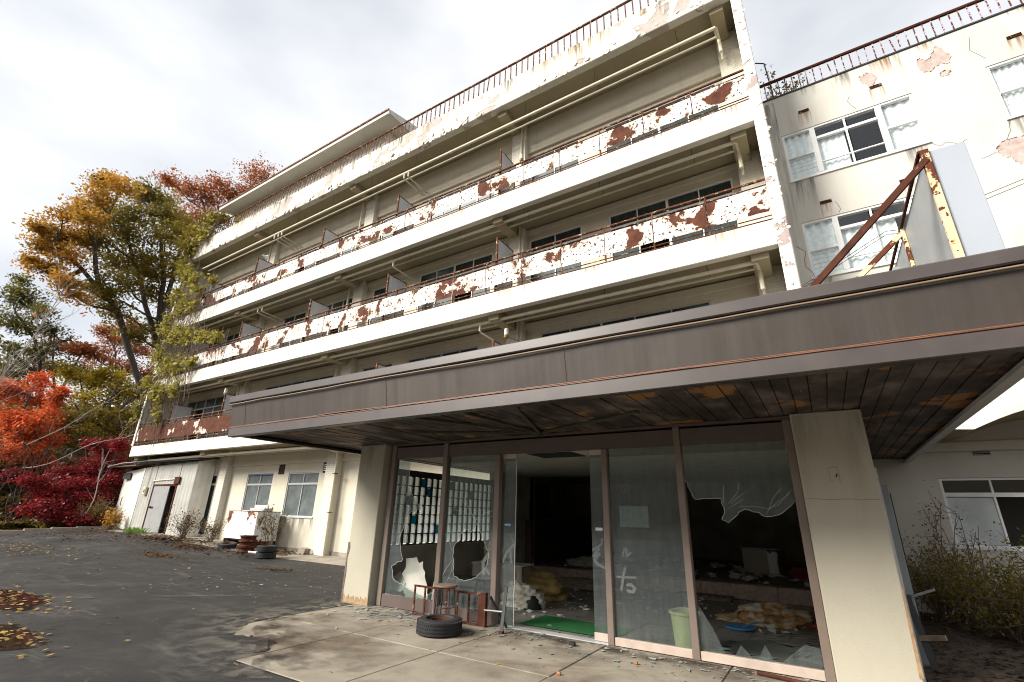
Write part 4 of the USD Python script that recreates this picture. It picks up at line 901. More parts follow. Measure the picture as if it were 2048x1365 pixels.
for ex in (-4.83, -2.43):
    th = np.linspace(0, 2 * np.pi, 28)
    glyph(ent, [([(ex + .062 * math.cos(t), 2.0 + .062 * math.sin(t)) for t in th], .006), ([(ex - .03, 2.02), (ex + .02, 1.98), (ex - .01, 1.96)], .006)])
m_blue = plain("blue_sticker", (0.10, 0.26, 0.55), .4, var=.02); m_wsticker = plain("white_sticker", (0.62, 0.64, 0.63), .4, var=.02)
st = part(sl, "sticker", MB().prism([(-4.535, 1.445), (-4.505, 1.465), (-4.40, 1.465), (-4.40, 1.425), (-4.505, 1.425)], YG + .028, YG + .030), m_blue)
part(ent, "sticker_print", MB().prism(Polygon([(-4.515, 1.442), (-4.50, 1.452), (-4.50, 1.447), (-4.47, 1.447), (-4.47, 1.437), (-4.50, 1.437), (-4.50, 1.432)]), YG + .0265, YG + .0278).box(-4.45, -4.446, YG + .0265, YG + .0278, 1.432, 1.458).box(-4.435, -4.41, YG + .0265, YG + .0278, 1.446, 1.450).box(-4.43, -4.426, YG + .0265, YG + .0278, 1.432, 1.458), m_wsticker)
part(sr, "sticker", MB().prism([(-2.805, 1.435), (-2.83, 1.455), (-2.925, 1.455), (-2.925, 1.415), (-2.83, 1.415)], YG + .028, YG + .030), m_wsticker)
m_notice = M("faded_notice", {"g": ("geometry", {}), "n": ("noise_texture", {"scale": 26.0, "detail": 3.0}), "r": ("rgb_ramp", {"ramp": [(0.46, (0.36, 0.38, 0.38)), (0.50, (0.20, 0.21, 0.21)), (0.54, (0.36, 0.38, 0.38))]}), "p": ("principled_bsdf", {"roughness": .8})}, [("g.position", "n.vector"), ("n.fac", "r.fac"), ("r.color", "p.base_color")])
part(ent, "paper_notice", MB().box(-2.54, -2.12, YG + .012, YG + .014, 1.48, 1.76), m_notice)

# ------------------------------------------------------------------ lobby behind the glass
lobby = thing("lobby_room", None, None); tag(stage.GetPrimAtPath(lobby), kind="structure")
m_int = plain("stained_lobby_wall", (0.30, 0.265, 0.21), .85, var=.3, scale=1.5); m_ceil = plain("lobby_ceiling", (0.55, 0.52, 0.46), .9, var=.15)
m_tile = plain("grey_floor_tile", (0.22, 0.20, 0.18), .35, var=.22, scale=2.2); m_grout = plain("tile_grout", (0.05, 0.046, 0.042), .9)
m_carpet = plain("dirty_carpet", (0.22, 0.19, 0.145), .95, var=.4, scale=4); m_stone = plain("pink_granite_step", (0.40, 0.28, 0.235), .5, var=.3, scale=14)
part(lobby, "tile_bed", MB().box(-7.28, .40, YG + .12, 12.45, -.06, -.006), m_grout)
ty = YG + .16
while ty < 12.3:
    tx = -7.26
    while tx < .2:
        part(lobby, "floor_tile", MB().box(tx + .004, tx + .496, ty + .004, min(ty + .496, 12.43), -.03, RNG.uniform(-.001, .0015)), m_tile); tx += .5
    ty += .5
for k in range(6):
    a = -8.9 + k * 1.55
    part(lobby, "step_stone", MB().cbox(a + .003, a + 1.547, 12.45, 12.75, 0, .30, .008), m_stone)
part(lobby, "upper_floor", MB().box(-9.5, .4, 12.751, 19.5, .1, .298), m_carpet)
part(lobby, "ceiling", MB().box(-7.3, .4, YG + .10, 12.6, 2.66, 2.74).box(-9.5, .4, 12.61, 19.5, 2.95, 3.05), m_ceil)
part(lobby, "ceiling_vent", MB().box(-4.5, -3.6, 7.6, 8.3, 2.652, 2.659), m_dark)
part(lobby, "back_wall", MB().box(-9.5, .4, 19.5, 19.6, 0, 3.0), m_int)
part(lobby, "side_wall", MB().box(.37, .45, YG + .20, 19.5, 0, 3.0), m_int)
part(lobby, "side_wall", MB().box(-9.6, -9.5, 12.81, 19.5, 0, 3.0), m_int)
part(lobby, "cross_wall", MB().box(-9.5, -7.31, 12.81, 12.9, 0, 3.0), m_int)
# left wall with glass blocks: low wall, lintel, clear strip, end wall
part(lobby, "low_wall", MB().box(-7.45, -7.30, 7.14, 10.70, 0, .965), m_int)
part(lobby, "lintel", MB().box(-7.46, -7.29, 7.14, 10.70, 2.325, 2.43), m_dark)
part(lobby, "side_wall", MB().box(-7.45, -7.30, 10.705, 12.80, 0, 2.95), m_int)
part(lobby, "top_rail", MB().box(-7.45, -7.30, 7.14, 10.70, 2.64, 2.87), m_int)
m_block = M("glass_block", {"g": ("geometry", {}), "w": ("noise_texture", {"scale": 55.0, "detail": 1.0}), "b": ("bump", {"strength": .8, "distance": .01}),
    "tr": ("translucent_bsdf", {"color": (0.80, 0.84, 0.85)}), "gl": ("glossy_bsdf", {"roughness": .12}), "f": ("fresnel", {"IOR": 1.5}), "mx": ("mix_closure", {}), "td": ("transparent_bsdf", {"color": (.85, .9, .9)}), "o": ("mix_closure", {"fac": .4})},
    [("g.position", "w.vector"), ("w.fac", "b.height"), ("b.normal", "tr.normal"), ("b.normal", "gl.normal"), ("f.fac", "mx.fac"), ("tr.BSDF", "mx.closure1"), ("gl.BSDF", "mx.closure2"), ("mx.closure", "o.closure1"), ("td.BSDF", "o.closure2")], "o.closure")
m_blockteal = M("teal_glass_block", {"tr": ("translucent_bsdf", {"color": (0.05, 0.30, 0.40)}), "gl": ("glossy_bsdf", {"roughness": .12}), "f": ("fresnel", {"IOR": 1.5}), "mx": ("mix_closure", {})},
    [("f.fac", "mx.fac"), ("tr.BSDF", "mx.closure1"), ("gl.BSDF", "mx.closure2")], "mx.closure")
gbw = part(lobby, "block_grid", MB().box(-7.40, -7.35, 7.14, 10.70, .966, .985).box(-7.40, -7.35, 7.14, 10.70, 2.305, 2.324), m_dark)
teal = {(3, 2), (7, 1), (5, 5), (2, 4), (10, 3), (13, 5), (4, 6), (9, 6)}
for i in range(18):
    for j in range(7):
        y0 = 7.16 + i * .194; z0 = .99 + j * .188
        part(gbw, "glass_block", MB().cbox(-7.415, -7.345, y0 + .022, y0 + .172, z0 + .012, z0 + .176, .010), m_blockteal if (i, j) in teal else m_block)
gm = MB()
for i in range(19): gm.box(-7.40, -7.325, 7.146 + i * .194, 7.176 + i * .194, .986, 2.304)
for j in range(1, 7): gm.box(-7.398, -7.335, 7.15, 10.66, .983 + j * .188, 1.0 + j * .188)
part(gbw, "mortar_joint", gm, m_dark)

# reception counter
ctr = thing("reception_counter", "long dark reception counter with a mauve end post inside the lobby", "counter")
part(ctr, "front", MB().box(-7.98, -7.42, 13.0, 17.6, .30, 1.42), plain("dark_counter_wood", (0.030, 0.022, 0.018), .5))
part(ctr, "top", MB().cbox(-8.05, -7.32, 12.92, 17.7, 1.421, 1.48, .008), plain("counter_top", (0.05, 0.045, 0.042), .35))
part(ctr, "end_post", MB().cbox(-7.28, -7.12, 12.3, 12.44, .003, 1.47, .006), m_mauve)
mir = thing("wall_mirror", "dark framed mirror on the lobby wall above the counter", "mirror")
part(mir, "frame", MB().box(-9.5, -9.44, 16.3, 17.8, 1.55, 2.75), m_blackiron); part(mir, "glass", MB().box(-9.439, -9.43, 16.42, 17.68, 1.65, 2.65), plain("dull_mirror", (0.12, 0.075, 0.055), .3))

# ------------------------------------------------------------------ things lying in the lobby
m_green = plain("green_artificial_turf", (0.012, 0.125, 0.030), .95, var=.3, scale=30, bump=.8, bscale=220)
def ribbon_mat(x0, x1, y0, y1, z):
    mb = grid(np.linspace(x0, x1, 26), np.linspace(y0, y1, 12), lambda X, Y: z + .012 * meshkit.fbm(np.stack([X * 3, Y * 3, 0 * X], -1), 3, 2)); return mb
solo("turf_mat", ribbon_mat(-4.36, -2.80, 7.22, 8.06, .006), m_green, "bright green artificial turf mat just inside the open doorway", "mat")
m_bucket = plain("pale_yellow_plastic", (0.58, 0.56, 0.28), .45, var=.08)
bk = thing("bucket", "pale yellow plastic bucket behind the glass beside the second post", "bucket", (-1.86, 7.42, 0.002))
part(bk, "body", MB().lathe([(0, .01), (.150, .005), (.155, .02), (.185, .40), (.205, .40), (.208, .43), (.195, .435), (.178, .41), (.148, .03), (0, .025)], 32), m_bucket, smooth=40)
part(bk, "handle", MB().tube([(.20 * math.cos(t), .20 * math.sin(t) * .55 - .04, .40 + .06 * math.sin(t)) for t in np.linspace(0, math.pi, 14)], .006, 6), m_alu)
def crumple(rx, ry, h, n=26, seed=0, k=1.0):
    s = trimesh.creation.icosphere(4); v = np.array(s.vertices)
    d = 0.55 + 0.9 * meshkit.fbm(v * 2.3 * k + seed * 5.1, 5, seed)
    v = v * d[:, None]; v[:, 2] = np.maximum(v[:, 2], -.25) + .25
    v = v * [rx, ry, h] + (meshkit.fbm(v * 9 + 3, 3, seed + 1)[:, None] - .5) * .05
    v[:, 2] = np.maximum(v[:, 2], 0.0)
    return MB().add(v, s.faces)
m_quilt = M("stained_quilt", {"g": ("geometry", {}), "n": ("noise_texture", {"scale": 5.0, "detail": 6.0, "distortion": .8}), "r": ("rgb_ramp", {"ramp": [(0.30, (0.12, 0.05, 0.02)), (0.45, (0.42, 0.24, 0.09)), (0.55, (0.52, 0.44, 0.33)), (0.72, (0.60, 0.55, 0.46))]}), "p": ("principled_bsdf", {"roughness": .9})}, [("g.position", "n.vector"), ("n.fac", "r.fac"), ("r.color", "p.base_color")])
q = thing("quilt", "crumpled orange-stained quilt lying on the lobby floor at the right", "quilt", (-1.05, 10.05, 0.002), 12)
part(q, "cloth", crumple(.62, .42, .24, seed=4), m_quilt, smooth=50); 
part(q, "fringe", crumple(.28, .20, .08, seed=7).xf(lambda v: v + [-.62, -.05, 0]), m_quilt, smooth=50)
bl = thing("plastic_lid", "round blue plastic lid with a handle lying on the lobby floor", "lid", (-1.46, 9.2, 0.002))
m_blueP = plain("blue_plastic", (0.07, 0.22, 0.48), .45, var=.15); part(bl, "disc", MB().lathe([(0, .02), (.18, .02), (.22, .012), (.225, .03), (.215, .036), (.18, .03), (0, .03)], 28), m_blueP, smooth=40)
part(bl, "handle", MB().bar((.02, 0, .03), (.24, .10, .10), .05, .012), m_blueP)
db = thing("duckboard", "brown slatted wooden duckboard against the lobby step", "duckboard", (-2.55, 12.05, .003))
for k in range(8): part(db, "slat", MB().cbox(-.62 + k * .15, -.62 + k * .15 + .12, -.22, .22, .05, .075, .004), m_wood)
for y in (-.16, .16): part(db, "batten", MB().box(-.62, .55, y - .025, y + .025, 0, .0495), m_wood)
cb = thing("cabinet", "white low cabinet with a torn side at the back of the lobby", "cabinet", (-1.75, 15.3, .30), -18)
part(cb, "front_panel", MB().cbox(-.34, .30, -.2, -.18, 0.02, .60, .006), plain("dirty_white_board", (0.42, 0.37, 0.33), .7)); part(cb, "body", MB().box(-.33, .55, -.179, .3, 0, .58), m_wood); part(cb, "top", MB().cbox(-.36, .6, -.22, .34, .605, .63, .004), m_alugrey)
part(cb, "torn_side", MB().prism([(.31, 0), (.56, 0), (.54, .3), (.58, .55), (.45, .57), (.40, .5), (.31, .58)], -.2, -.18), m_alu)
cr = thing("crate", "red plastic crate on the raised lobby floor at the far right", "crate", (-.72, 14.8, .30), 8)
m_red = plain("red_plastic", (0.30, 0.035, 0.025), .5, var=.15)
for a in (-1, 1):
    for k in range(3): part(cr, "side_slat", MB().box(-.25, .25, a * .17 - .008, a * .17 + .008, .02 + k * .08, .075 + k * .08), m_red); part(cr, "end_slat", MB().box(a * .25 - .008, a * .25 + .008, -.161, .161, .02 + k * .08, .075 + k * .08), m_red)
part(cr, "floor", MB().box(-.24, .24, -.16, .16, 0.0, .018), m_red)
pip = thing("fallen_tube", "red tube lying beside the stained quilt", "tube"); part(pip, "tube", MB().tube([(-.5, 9.9, .05), (.1, 9.75, .05)], .035, 10), m_red)
# ceiling boards and rubbish at the left pane
m_board = M("broken_white_board", {"g": ("geometry", {}), "n": ("noise_texture", {"scale": 3.0, "detail": 6.0}), "r": ("rgb_ramp", {"ramp": [(.3, (.38, .35, .28)), (.6, (.56, .54, .48))]}), "p": ("principled_bsdf", {"roughness": .9})}, [("g.position", "n.vector"), ("n.fac", "r.fac"), ("r.color", "p.base_color")])
m_boardbk = plain("tan_board_back", (0.33, 0.22, 0.075), .9, var=.25)
def leaning(name, label, cat, poly, base, tilt, rz, t=.012):
    p = thing(name, label, cat, base, rz)
    f = lambda v: np.stack([v[:, 0], v[:, 1] * math.cos(tilt) + v[:, 2] * math.sin(tilt), -v[:, 1] * math.sin(tilt) + v[:, 2] * math.cos(tilt)], 1)
    part(p, "face", MB().prism(rough(poly, .06, .008), -t, 0).xf(f), m_board); part(p, "back", MB().prism(Polygon(poly).buffer(-.012), .001, .010).xf(f), m_boardbk); return p
leaning("ceiling_board", "tall torn white ceiling board leaning against the broken left pane", "board", [(-.06, 0), (.34, .0), (.27, .30), (.16, .50), (.06, .74), (-.02, .70), (-.10, .80), (-.34, .76), (-.30, .60), (-.36, .50), (-.22, .34), (-.24, .22)], (-6.52, 7.10, .03), .22, 6)
leaning("ceiling_board", "small torn white ceiling board propped at the left jamb", "board", [(-.26, .02), (.10, .0), (.22, .04), (.16, .30), (-.02, .27), (-.10, .35), (-.30, .18)], (-6.98, 7.16, .22), .35, -14)
leaning("ceiling_board", "curled ceiling board strip with tan back lying along the left kick plate", "board", [(-.08, 0), (.30, -.02), (.34, .06), (.10, .16), (-.02, .42), (-.10, .50), (-.14, .30)], (-6.22, 7.2, .01), .3, -30)
bx = thing("storage_box", "low mauve-white box standing behind the second left pane", "box", (-5.9, 8.9, .003), 5)
part(bx, "front", MB().cbox(-.60, .55, -.02, 0, .0, .62, .005), plain("mauve_white_board", (0.40, 0.33, 0.31), .7, var=.15)); part(bx, "body", MB().box(-.59, .54, .001, .5, 0, .60), m_wood); part(bx, "lid", MB().cbox(-.63, .58, -.03, .52, .621, .645, .004), m_board)
part(thing("cloth_bundle", "brown and cream cloth bundle sitting on the box behind the glass", "bundle", (-6.15, 9.1, .645)), "cloth", crumple(.2, .16, .34, seed=9), m_quilt, smooth=50)
m_tarp = plain("yellow_brown_tarpaulin", (0.28, 0.19, 0.07), .6, var=.5, scale=5)
part(thing("tarpaulin_heap", "yellow-brown tarpaulin heap left of the doorway beside the counter", "heap", (-5.55, 9.6, .002)), "cloth", crumple(.75, .55, .42, seed=12), m_tarp, smooth=50)
part(thing("rubbish_bag", "pale torn rubbish bag lying in front of the tarpaulin heap", "bag", (-5.15, 8.6, .002)), "bag", crumple(.42, .30, .32, seed=15), m_board, smooth=50)
part(thing("carpet_roll", "flattened brown carpet lying in front of the pink lobby step", "carpet", (-5.0, 11.6, .002)), "cloth", crumple(1.2, .40, .16, seed=18), m_wood, smooth=50)
part(thing("cushion", "pale cushion lying on the raised floor by the counter", "cushion", (-6.1, 13.6, .30)), "cushion", crumple(.45, .3, .18, seed=21), m_board, smooth=50)
pot = thing("helmet", "small black helmet-like bowl on the floor left of the doorway", "bowl", (-4.86, 8.5, .002))
part(pot, "bowl", MB().lathe([(.16, 0), (.17, .05), (.15, .14), (.09, .20), (0, .22)], 22), m_black, smooth=50); part(pot, "rim", MB().lathe([(.165, 0), (.185, .0), (.185, .018), (.17, .02)], 22), m_black)
hp = thing("cane_hoop", "thin yellow cane hoop standing behind the left sliding pane", "hoop"); th = np.linspace(0, 2 * np.pi, 36)
part(hp, "hoop", MB().tube([(-4.74 + .16 * math.cos(t), 7.5 + .05 * math.cos(t), .645 + .16 * math.sin(t)) for t in th], .007, 6, caps=False), plain("yellow_cane", (0.34, 0.24, 0.08), .6))
tb = thing("low_table", "black low table with chrome legs tipped behind the broken left pane", "table", (-6.15, 8.1, .003), 10)
part(tb, "tabletop", MB().lathe([(0, .40), (.33, .40), (.34, .42), (.33, .44), (0, .44)], 24), m_black)
for a in (20, 140, 260): part(tb, "leg", MB().tube([(.26 * math.cos(math.radians(a)), .26 * math.sin(math.radians(a)), .40), (.30 * math.cos(math.radians(a)), .30 * math.sin(math.radians(a)), 0)], .012, 8), m_steel)
# chunks of ceiling and plaster on the raised floor
deb = MB()
def chunk(c, s, flat=.35):
    p = RNG.normal(0, 1, (9, 3)); p /= np.linalg.norm(p, axis=1)[:, None]
    h = trimesh.convex.convex_hull(p * [s, s * RNG.uniform(.5, 1), s * flat]); v = np.array(h.vertices); v[:, 2] -= v[:, 2].min()
    a = RNG.uniform(0, 6.3); R2 = np.array([[math.cos(a), -math.sin(a), 0], [math.sin(a), math.cos(a), 0], [0, 0, 1]])
    deb.add(v @ R2.T + np.array(c), h.faces)
for k in range(140): chunk((RNG.uniform(-6.5, -.3), RNG.uniform(12.9, 17.5), .298), RNG.uniform(.03, .22))
for k in range(160): chunk((RNG.uniform(-7.1, 0), RNG.uniform(9.0, 12.3), .0), abs(RNG.normal(.03, .03)) + .012)
for k in range(90): chunk((RNG.normal(-5.3, .7), RNG.normal(8.8, .8), .0), abs(RNG.normal(.03, .03)) + .012)
solo("lobby_rubble", deb, m_board, "scattered plaster and ceiling rubble over the lobby floor", "rubble", kind="stuff")
m_shard = M("broken_glass", {"g": ("geometry", {}), "p": ("principled_bsdf", {"base_color": (0.24, 0.30, 0.30), "roughness": .12, "specular_ior_level": .8})}, [])
gs = MB()
def shard(c, s):
    a = RNG.uniform(0, 6.3); n = int(RNG.integers(3, 6)); ang = np.sort(RNG.uniform(0, 6.28, n)) + a; r = s * RNG.uniform(.5, 1.2, n); tl = RNG.normal(0, .06, 2)
    V = [(c[0] + q * math.cos(t), c[1] + q * math.sin(t), c[2] + .004 + abs(q * (math.cos(t) * tl[0] + math.sin(t) * tl[1]))) for q, t in zip(r, ang)]
    gs.add(V, [(0, k, k + 1) for k in range(1, n - 1)])
for k in range(520): shard((RNG.uniform(-7.2, -.1), 6.85 - abs(RNG.normal(0, .55)), .004), abs(RNG.normal(.012, .022)) + .006)
for k in range(180): shard((RNG.normal(-6.6, .5), 6.45 + RNG.normal(0, .25), .004), abs(RNG.normal(.02, .035)) + .008)
for k in range(420): shard((RNG.uniform(-1.6, .2), RNG.uniform(7.1, 11.5), .004), abs(RNG.normal(.02, .05)) + .01)
for k in range(200): shard((RNG.uniform(-7, -1.6), RNG.uniform(7.1, 9.5), .004), abs(RNG.normal(.01, .03)) + .008)
solo("glass_fragments", gs, m_shard, "glass fragments strewn over the floor around the entrance", "broken glass", kind="stuff")
for k, (c, pts) in enumerate((((-.95, 7.85, .02), [(-.45, -.3), (.15, -.34), (.42, .05), (.1, .36), (-.2, .34), (-.42, .1)]), ((-.62, 7.35, .02), [(-.28, -.16), (.24, -.2), (.30, .06), (-.05, .22)]))):
    p = thing("fallen_glass", ("large grey shard of fallen glass flat inside the right-hand opening", "smaller grey shard of fallen glass by the right kick plate")[k], "glass shard", c, 10)
    part(p, "glass", MB().prism(pts, 0, .006, "xy").xf(lambda v: v + np.stack([0 * v[:, 0], 0 * v[:, 0], np.maximum(0, v[:, 1] * .12)], 1)), plain("grey_glass_sheet", (0.10, 0.105, 0.095), .15) if k == 0 else "/World/Looks/grey_glass_sheet")

# ------------------------------------------------------------------ things in front of the entrance
def wheel(p, R=.315, w=.195, rim=True, rimmat=None):
    ri = R * .60
    prof = [(ri, -w * .42), (ri + .01, -w / 2), (R * .86, -w / 2), (R * .95, -w * .44), (R, -w * .32), (R, w * .32), (R * .95, w * .44), (R * .86, w / 2), (ri + .01, w / 2), (ri, w * .42), (ri - .012, w * .3), (ri - .012, -w * .3), (ri, -w * .42)]
    part(p, "tyre", MB().lathe([(r, z + w / 2) for r, z in prof], 48), m_black, smooth=35)
    tr = MB(); nb = 56
    for k in range(nb):
        for row in range(4):
            a = 2 * math.pi * (k + .5 * (row % 2)) / nb; z = w * (.17 + .22 * row)
            c, s = math.cos(a), math.sin(a)
            tr.bar((c * (R + .001) - s * .014, s * (R + .001) + c * .014, z - .008), (c * (R + .001) + s * .014, s * (R + .001) - c * .014, z + .008), .026, .012, (c, s, 0))
    part(p, "tread", tr, m_black)
    if rim:
        part(p, "rim", MB().lathe([(ri - .001, w * .93), (ri + .012, w * .95), (ri + .012, w * .90), (ri - .02, w * .86), (ri - .035, w * .5), (ri - .05, w * .35), (.085, w * .42), (.07, w * .5), (0.03, w * .5), (.03, w * .3), (0, w * .3)], 36), rimmat or m_redrust, smooth=40)
ty = thing("tyre", "black car tyre with a rusty rim lying flat on the apron before the entrance", "tyre", (-4.93, 5.98, .001), 0)
wheel(ty)
stl = thing("stool", "round brown-topped stool with thin black legs behind the lying tyre", "stool", (-5.21, 6.42, .001), 15)
part(stl, "seat", MB().lathe([(0, .515), (.15, .515), (.168, .53), (.168, .548), (.155, .558), (0, .560)], 28), plain("worn_brown_vinyl", (0.16, 0.11, 0.08), .6, var=.4, scale=14), smooth=40)
for k in range(4):
    a = math.radians(45 + 90 * k); c, s = math.cos(a), math.sin(a)
    part(stl, "leg", MB().tube([(.06 * c, .06 * s, .50), (.12 * c, .12 * s, .50), (.145 * c, .145 * s, .47), (.185 * c, .185 * s, 0)], .011, 8), m_blackiron, smooth=40)
part(stl, "ring", MB().tube([(.155 * math.cos(t), .155 * math.sin(t), .25) for t in np.linspace(0, 2 * np.pi, 28)], .006, 6, caps=False), m_blackiron)
rk = thing("steel_rack", "low red-rusted steel rack with notched bars behind the lying tyre", "rack", (-5.39, 6.72, 0.002), -1)
part(rk, "end_plate", MB().cbox(.60, .735, -.006, .006, 0, .45, .002), m_redrust); part(rk, "edge_bar", MB().box(.735, .755, -.03, .03, 0, .46), m_redrust)
for z in (.0, .415): part(rk, "rail", MB().box(-.76, .60, -.014, .014, z, z + .028), m_redrust)
for k in range(6):
    x = -.745 + k * .232; b = MB().box(x - .012, x + .012, -.012, .012, .028, .415)
    part(rk, "notched_bar", b, m_redrust); tm = MB()
    for j in range(9): tm.bar((x + .012, -.016, .05 + j * .04), (x + .032, -.016, .07 + j * .04), .014, .012)
    part(rk, "teeth", tm, m_rust)
xl = thing("crossed_leg_stand", "black crossed-leg steel stand with a side bar right of the rusty rack", "stand")
part(xl, "leg", MB().bar((-4.23, 6.52, .01), (-4.30, 6.74, .58), .045, .03), m_blackiron); part(xl, "leg", MB().bar((-4.36, 6.86, .01), (-4.50, 6.60, .44), .045, .03), m_blackiron)
part(xl, "side_bar", MB().tube([(-4.635, 6.66, .235), (-4.27, 6.63, .255)], .016, 8), m_steel); part(xl, "foot", MB().cbox(-4.262, -4.198, 6.49, 6.55, 0, .035, .004), m_redrust)
dbr = MB()
rb = thing("red_tube", "dark red metal tube lying at the foot of the right kick plate", "tube"); part(rb, "tube", MB().tube([(-.95, 6.72, .022), (-.35, 6.60, .022)], .02, 8), m_redrust)
bc = thing("black_block", "small black plastic block on the apron in front of the doorway", "block"); part(bc, "block", MB().cbox(-3.17, -3.09, 6.52, 6.58, 0, .05, .005), m_black)
for k, (x, y) in enumerate(((-2.20, 6.25), (-2.75, 5.35))):
    c = thing("brick_chip", ("orange brick chip on the apron before the intact pane", "orange brick chip on the front apron joint")[k], "brick chip"); b = MB()
    part(c, "chip", MB().cbox(x, x + .045, y, y + .03, .001, .028, .005), plain("orange_brick", (0.36, 0.13, 0.05), .8) if k == 0 else "/World/Looks/orange_brick")
gt = thing("steel_post", "slim grey steel post standing beyond the right column", "post")
part(gt, "post", MB().cbox(.66, .74, 8.2, 8.28, .0, 2.1, .004), m_signgrey); part(gt, "edge_strip", MB().box(.741, .755, 8.22, 8.26, .5, 2.0), m_blackiron); part(gt, "bracket", MB().bar((.72, 8.19, .78), (.95, 8.15, .88), .05, .025), m_signgrey)
dk = thing("leaning_board", "dark board leaning in the gap beside the right column", "board"); part(dk, "board", MB().bar((.76, 8.0, .06), (.66, 8.12, .80), .07, .03, (0, 1, 0)), m_blackiron)
pk = thing("plank", "short weathered plank lying beside the right column by the garden", "plank"); part(pk, "plank", MB().bar((.60, 8.05, .34), (.92, 7.95, .40), .06, .05), m_wood)

# ------------------------------------------------------------------ sign on the canopy roof
sg = thing("roof_sign", "pale blank box sign on rusty steel braces on the canopy roof", "sign")
SX0, SX1, SY0, SY1 = 1.44, 1.765, 5.5, 9.0
part(sg, "end_face", MB().cbox(SX0 + .05, SX1, SY0, SY0 + .02, 3.97, 5.21, .004), m_signlight)
part(sg, "side_face", MB().box(SX0 + .012, SX0 + .03, SY0 + .05, SY0 + 1.58, 3.55, 5.20), m_signgrey); part(sg, "side_face", MB().box(SX0 + .014, SX0 + .032, SY0 + 1.585, SY1, 3.55, 5.20), m_signgrey)
part(sg, "far_side_face", MB().box(SX1 - .02, SX1, SY0 + .021, SY1, 3.97, 5.21), m_signlight); part(sg, "box_base", MB().box(SX0 + .035, SX1 - .021, SY0 + .021, SY1, 3.97, 3.99), m_signgrey); part(sg, "box_top", MB().box(SX0 + .035, SX1 - .021, SY0 + .021, SY1, 5.19, 5.21), m_signgrey)
part(sg, "corner_post", MB().cbox(SX0 - .02, SX0 + .045, SY0 - .03, SY0 + .03, 3.34, 5.23, .004), m_signsteel)
part(sg, "rear_post", MB().cbox(SX0 - .03, SX0 + .01, SY0 + 1.57, SY0 + 1.63, 3.34, 5.22, .004), m_signsteel); part(sg, "rear_post", MB().cbox(SX0 - .02, SX0 + .02, SY1 - .05, SY1, 3.34, 5.23, .004), m_redrust)
part(sg, "brace", MB().bar((1.45, SY0 - .01, 5.11), (-.34, SY0 - .01, 3.36), .055, .06), m_redrust); part(sg, "brace", MB().bar((1.42, SY0 + 1.6, 5.16), (-.55, SY0 + 1.6, 3.36), .055, .06), m_signsteel)
part(sg, "top_rail", MB().bar((1.42, SY0, 5.23), (1.42, SY1, 5.23), .03), m_redrust); part(sg, "tie_bar", MB().bar((1.41, SY0 + .3, 3.4), (1.41, SY0 + .55, 4.2), .025), m_redrust)
for z, y in ((5.1, 8.0), (4.3, 8.2)): part(sg, "bracket_plate", MB().bar((1.42, y, z), (1.42, y + .02, z - .22), .07, .01), m_signgrey)

# overhead wires between annex and sign
ow = MB()
for dz in (0, .06): ow.tube([(0.42, 12.56, 7.02 + dz), (1.6, 9.0, 6.15 + dz), (1.7, 6.9, 5.0 + dz)], .006, 4)
solo("service_wire", ow, m_wire, "pair of thin black wires slung from the annex wall to the roof sign", "wire")
ow = MB()
for dz in (0, .10): ow.tube([(3.3, 11.6, 7.65 + dz), (5.5, 12.5, 8.6 + dz)], .007, 4)
solo("service_wire", ow, m_wire, "pair of thin black wires running past the sign to the right", "wire")
loop = MB()
for k in range(7):
    pts = [(.46 + .05 * math.sin(k * 2.1 + t * 3) + .22 * t, 12.585, 6.9 + .35 * math.sin(k + t * 4) * .5 - t * .3) for t in np.linspace(0, 1, 9)]
    loop.tube(pts, .005, 4)
solo("tangled_cable", loop, m_wire, "tangle of loose black cable on the grey annex wall edge", "cable")

# ------------------------------------------------------------------ lean-to shed at the far left
shed = thing("lean_to_shed", "pale corrugated metal lean-to shed under the left end of the balconies", "shed")
def corrugated(x0, y0, x1, y1, z0a, z0b, z1a, z1b, pitch=.16, amp=.018):
    L = math.hypot(x1 - x0, y1 - y0); n = int(L / pitch * 4); T = np.linspace(0, 1, n + 1); nx, ny = (y1 - y0) / L, -(x1 - x0) / L
    w = np.array([0, 0, amp, amp])[np.arange(n + 1) % 4]
    X = x0 + (x1 - x0) * T + nx * w; Y = y0 + (y1 - y0) * T + ny * w
    v = np.vstack([np.stack([X, Y, z0a + (z0b - z0a) * T], 1), np.stack([X, Y, z1a + (z1b - z1a) * T], 1)]); i = np.arange(n)
    return MB().add(v, np.vstack([np.stack([i, i + 1, i + n + 2], 1), np.stack([i, i + n + 2, i + n + 1], 1)]))
part(shed, "white_wall", corrugated(-34.4, 12.15, -31.0, 11.8, .45, .32, 3.36, 3.50, .15), m_sheet)
part(shed, "grey_wall", corrugated(-31.0, 11.8, -29.55, 11.8, .30, .30, 3.50, 3.55, .30, .02), m_sheetgrey)
part(shed, "grey_wall", corrugated(-27.0, 11.8, -25.45, 11.8, .28, .22, 3.62, 3.66, .30, .02), m_sheetgrey)
part(shed, "grey_wall", corrugated(-29.55, 11.8, -27.0, 11.8, 2.62, 2.62, 3.55, 3.62, .30, .02), m_sheetgrey)
part(shed, "side_wall", corrugated(-25.45, 11.8, -25.40, 12.58, .22, .22, 3.66, 3.85, .30, .02), m_sheet)
part(shed, "side_wall", corrugated(-34.4, 12.15, -34.2, 16.0, .4, .4, 3.3, 3.3, .2), m_sheet)
part(shed, "back_fill", MB().box(-34.0, -25.6, 13.0, 13.1, .1, 3.4), m_dark)
part(shed, "roof_sheet", MB().prism([(11.45, 3.60), (11.45, 3.66), (16, 3.95), (16, 3.9)], -35.2, -31.5, "yz"), m_wood)
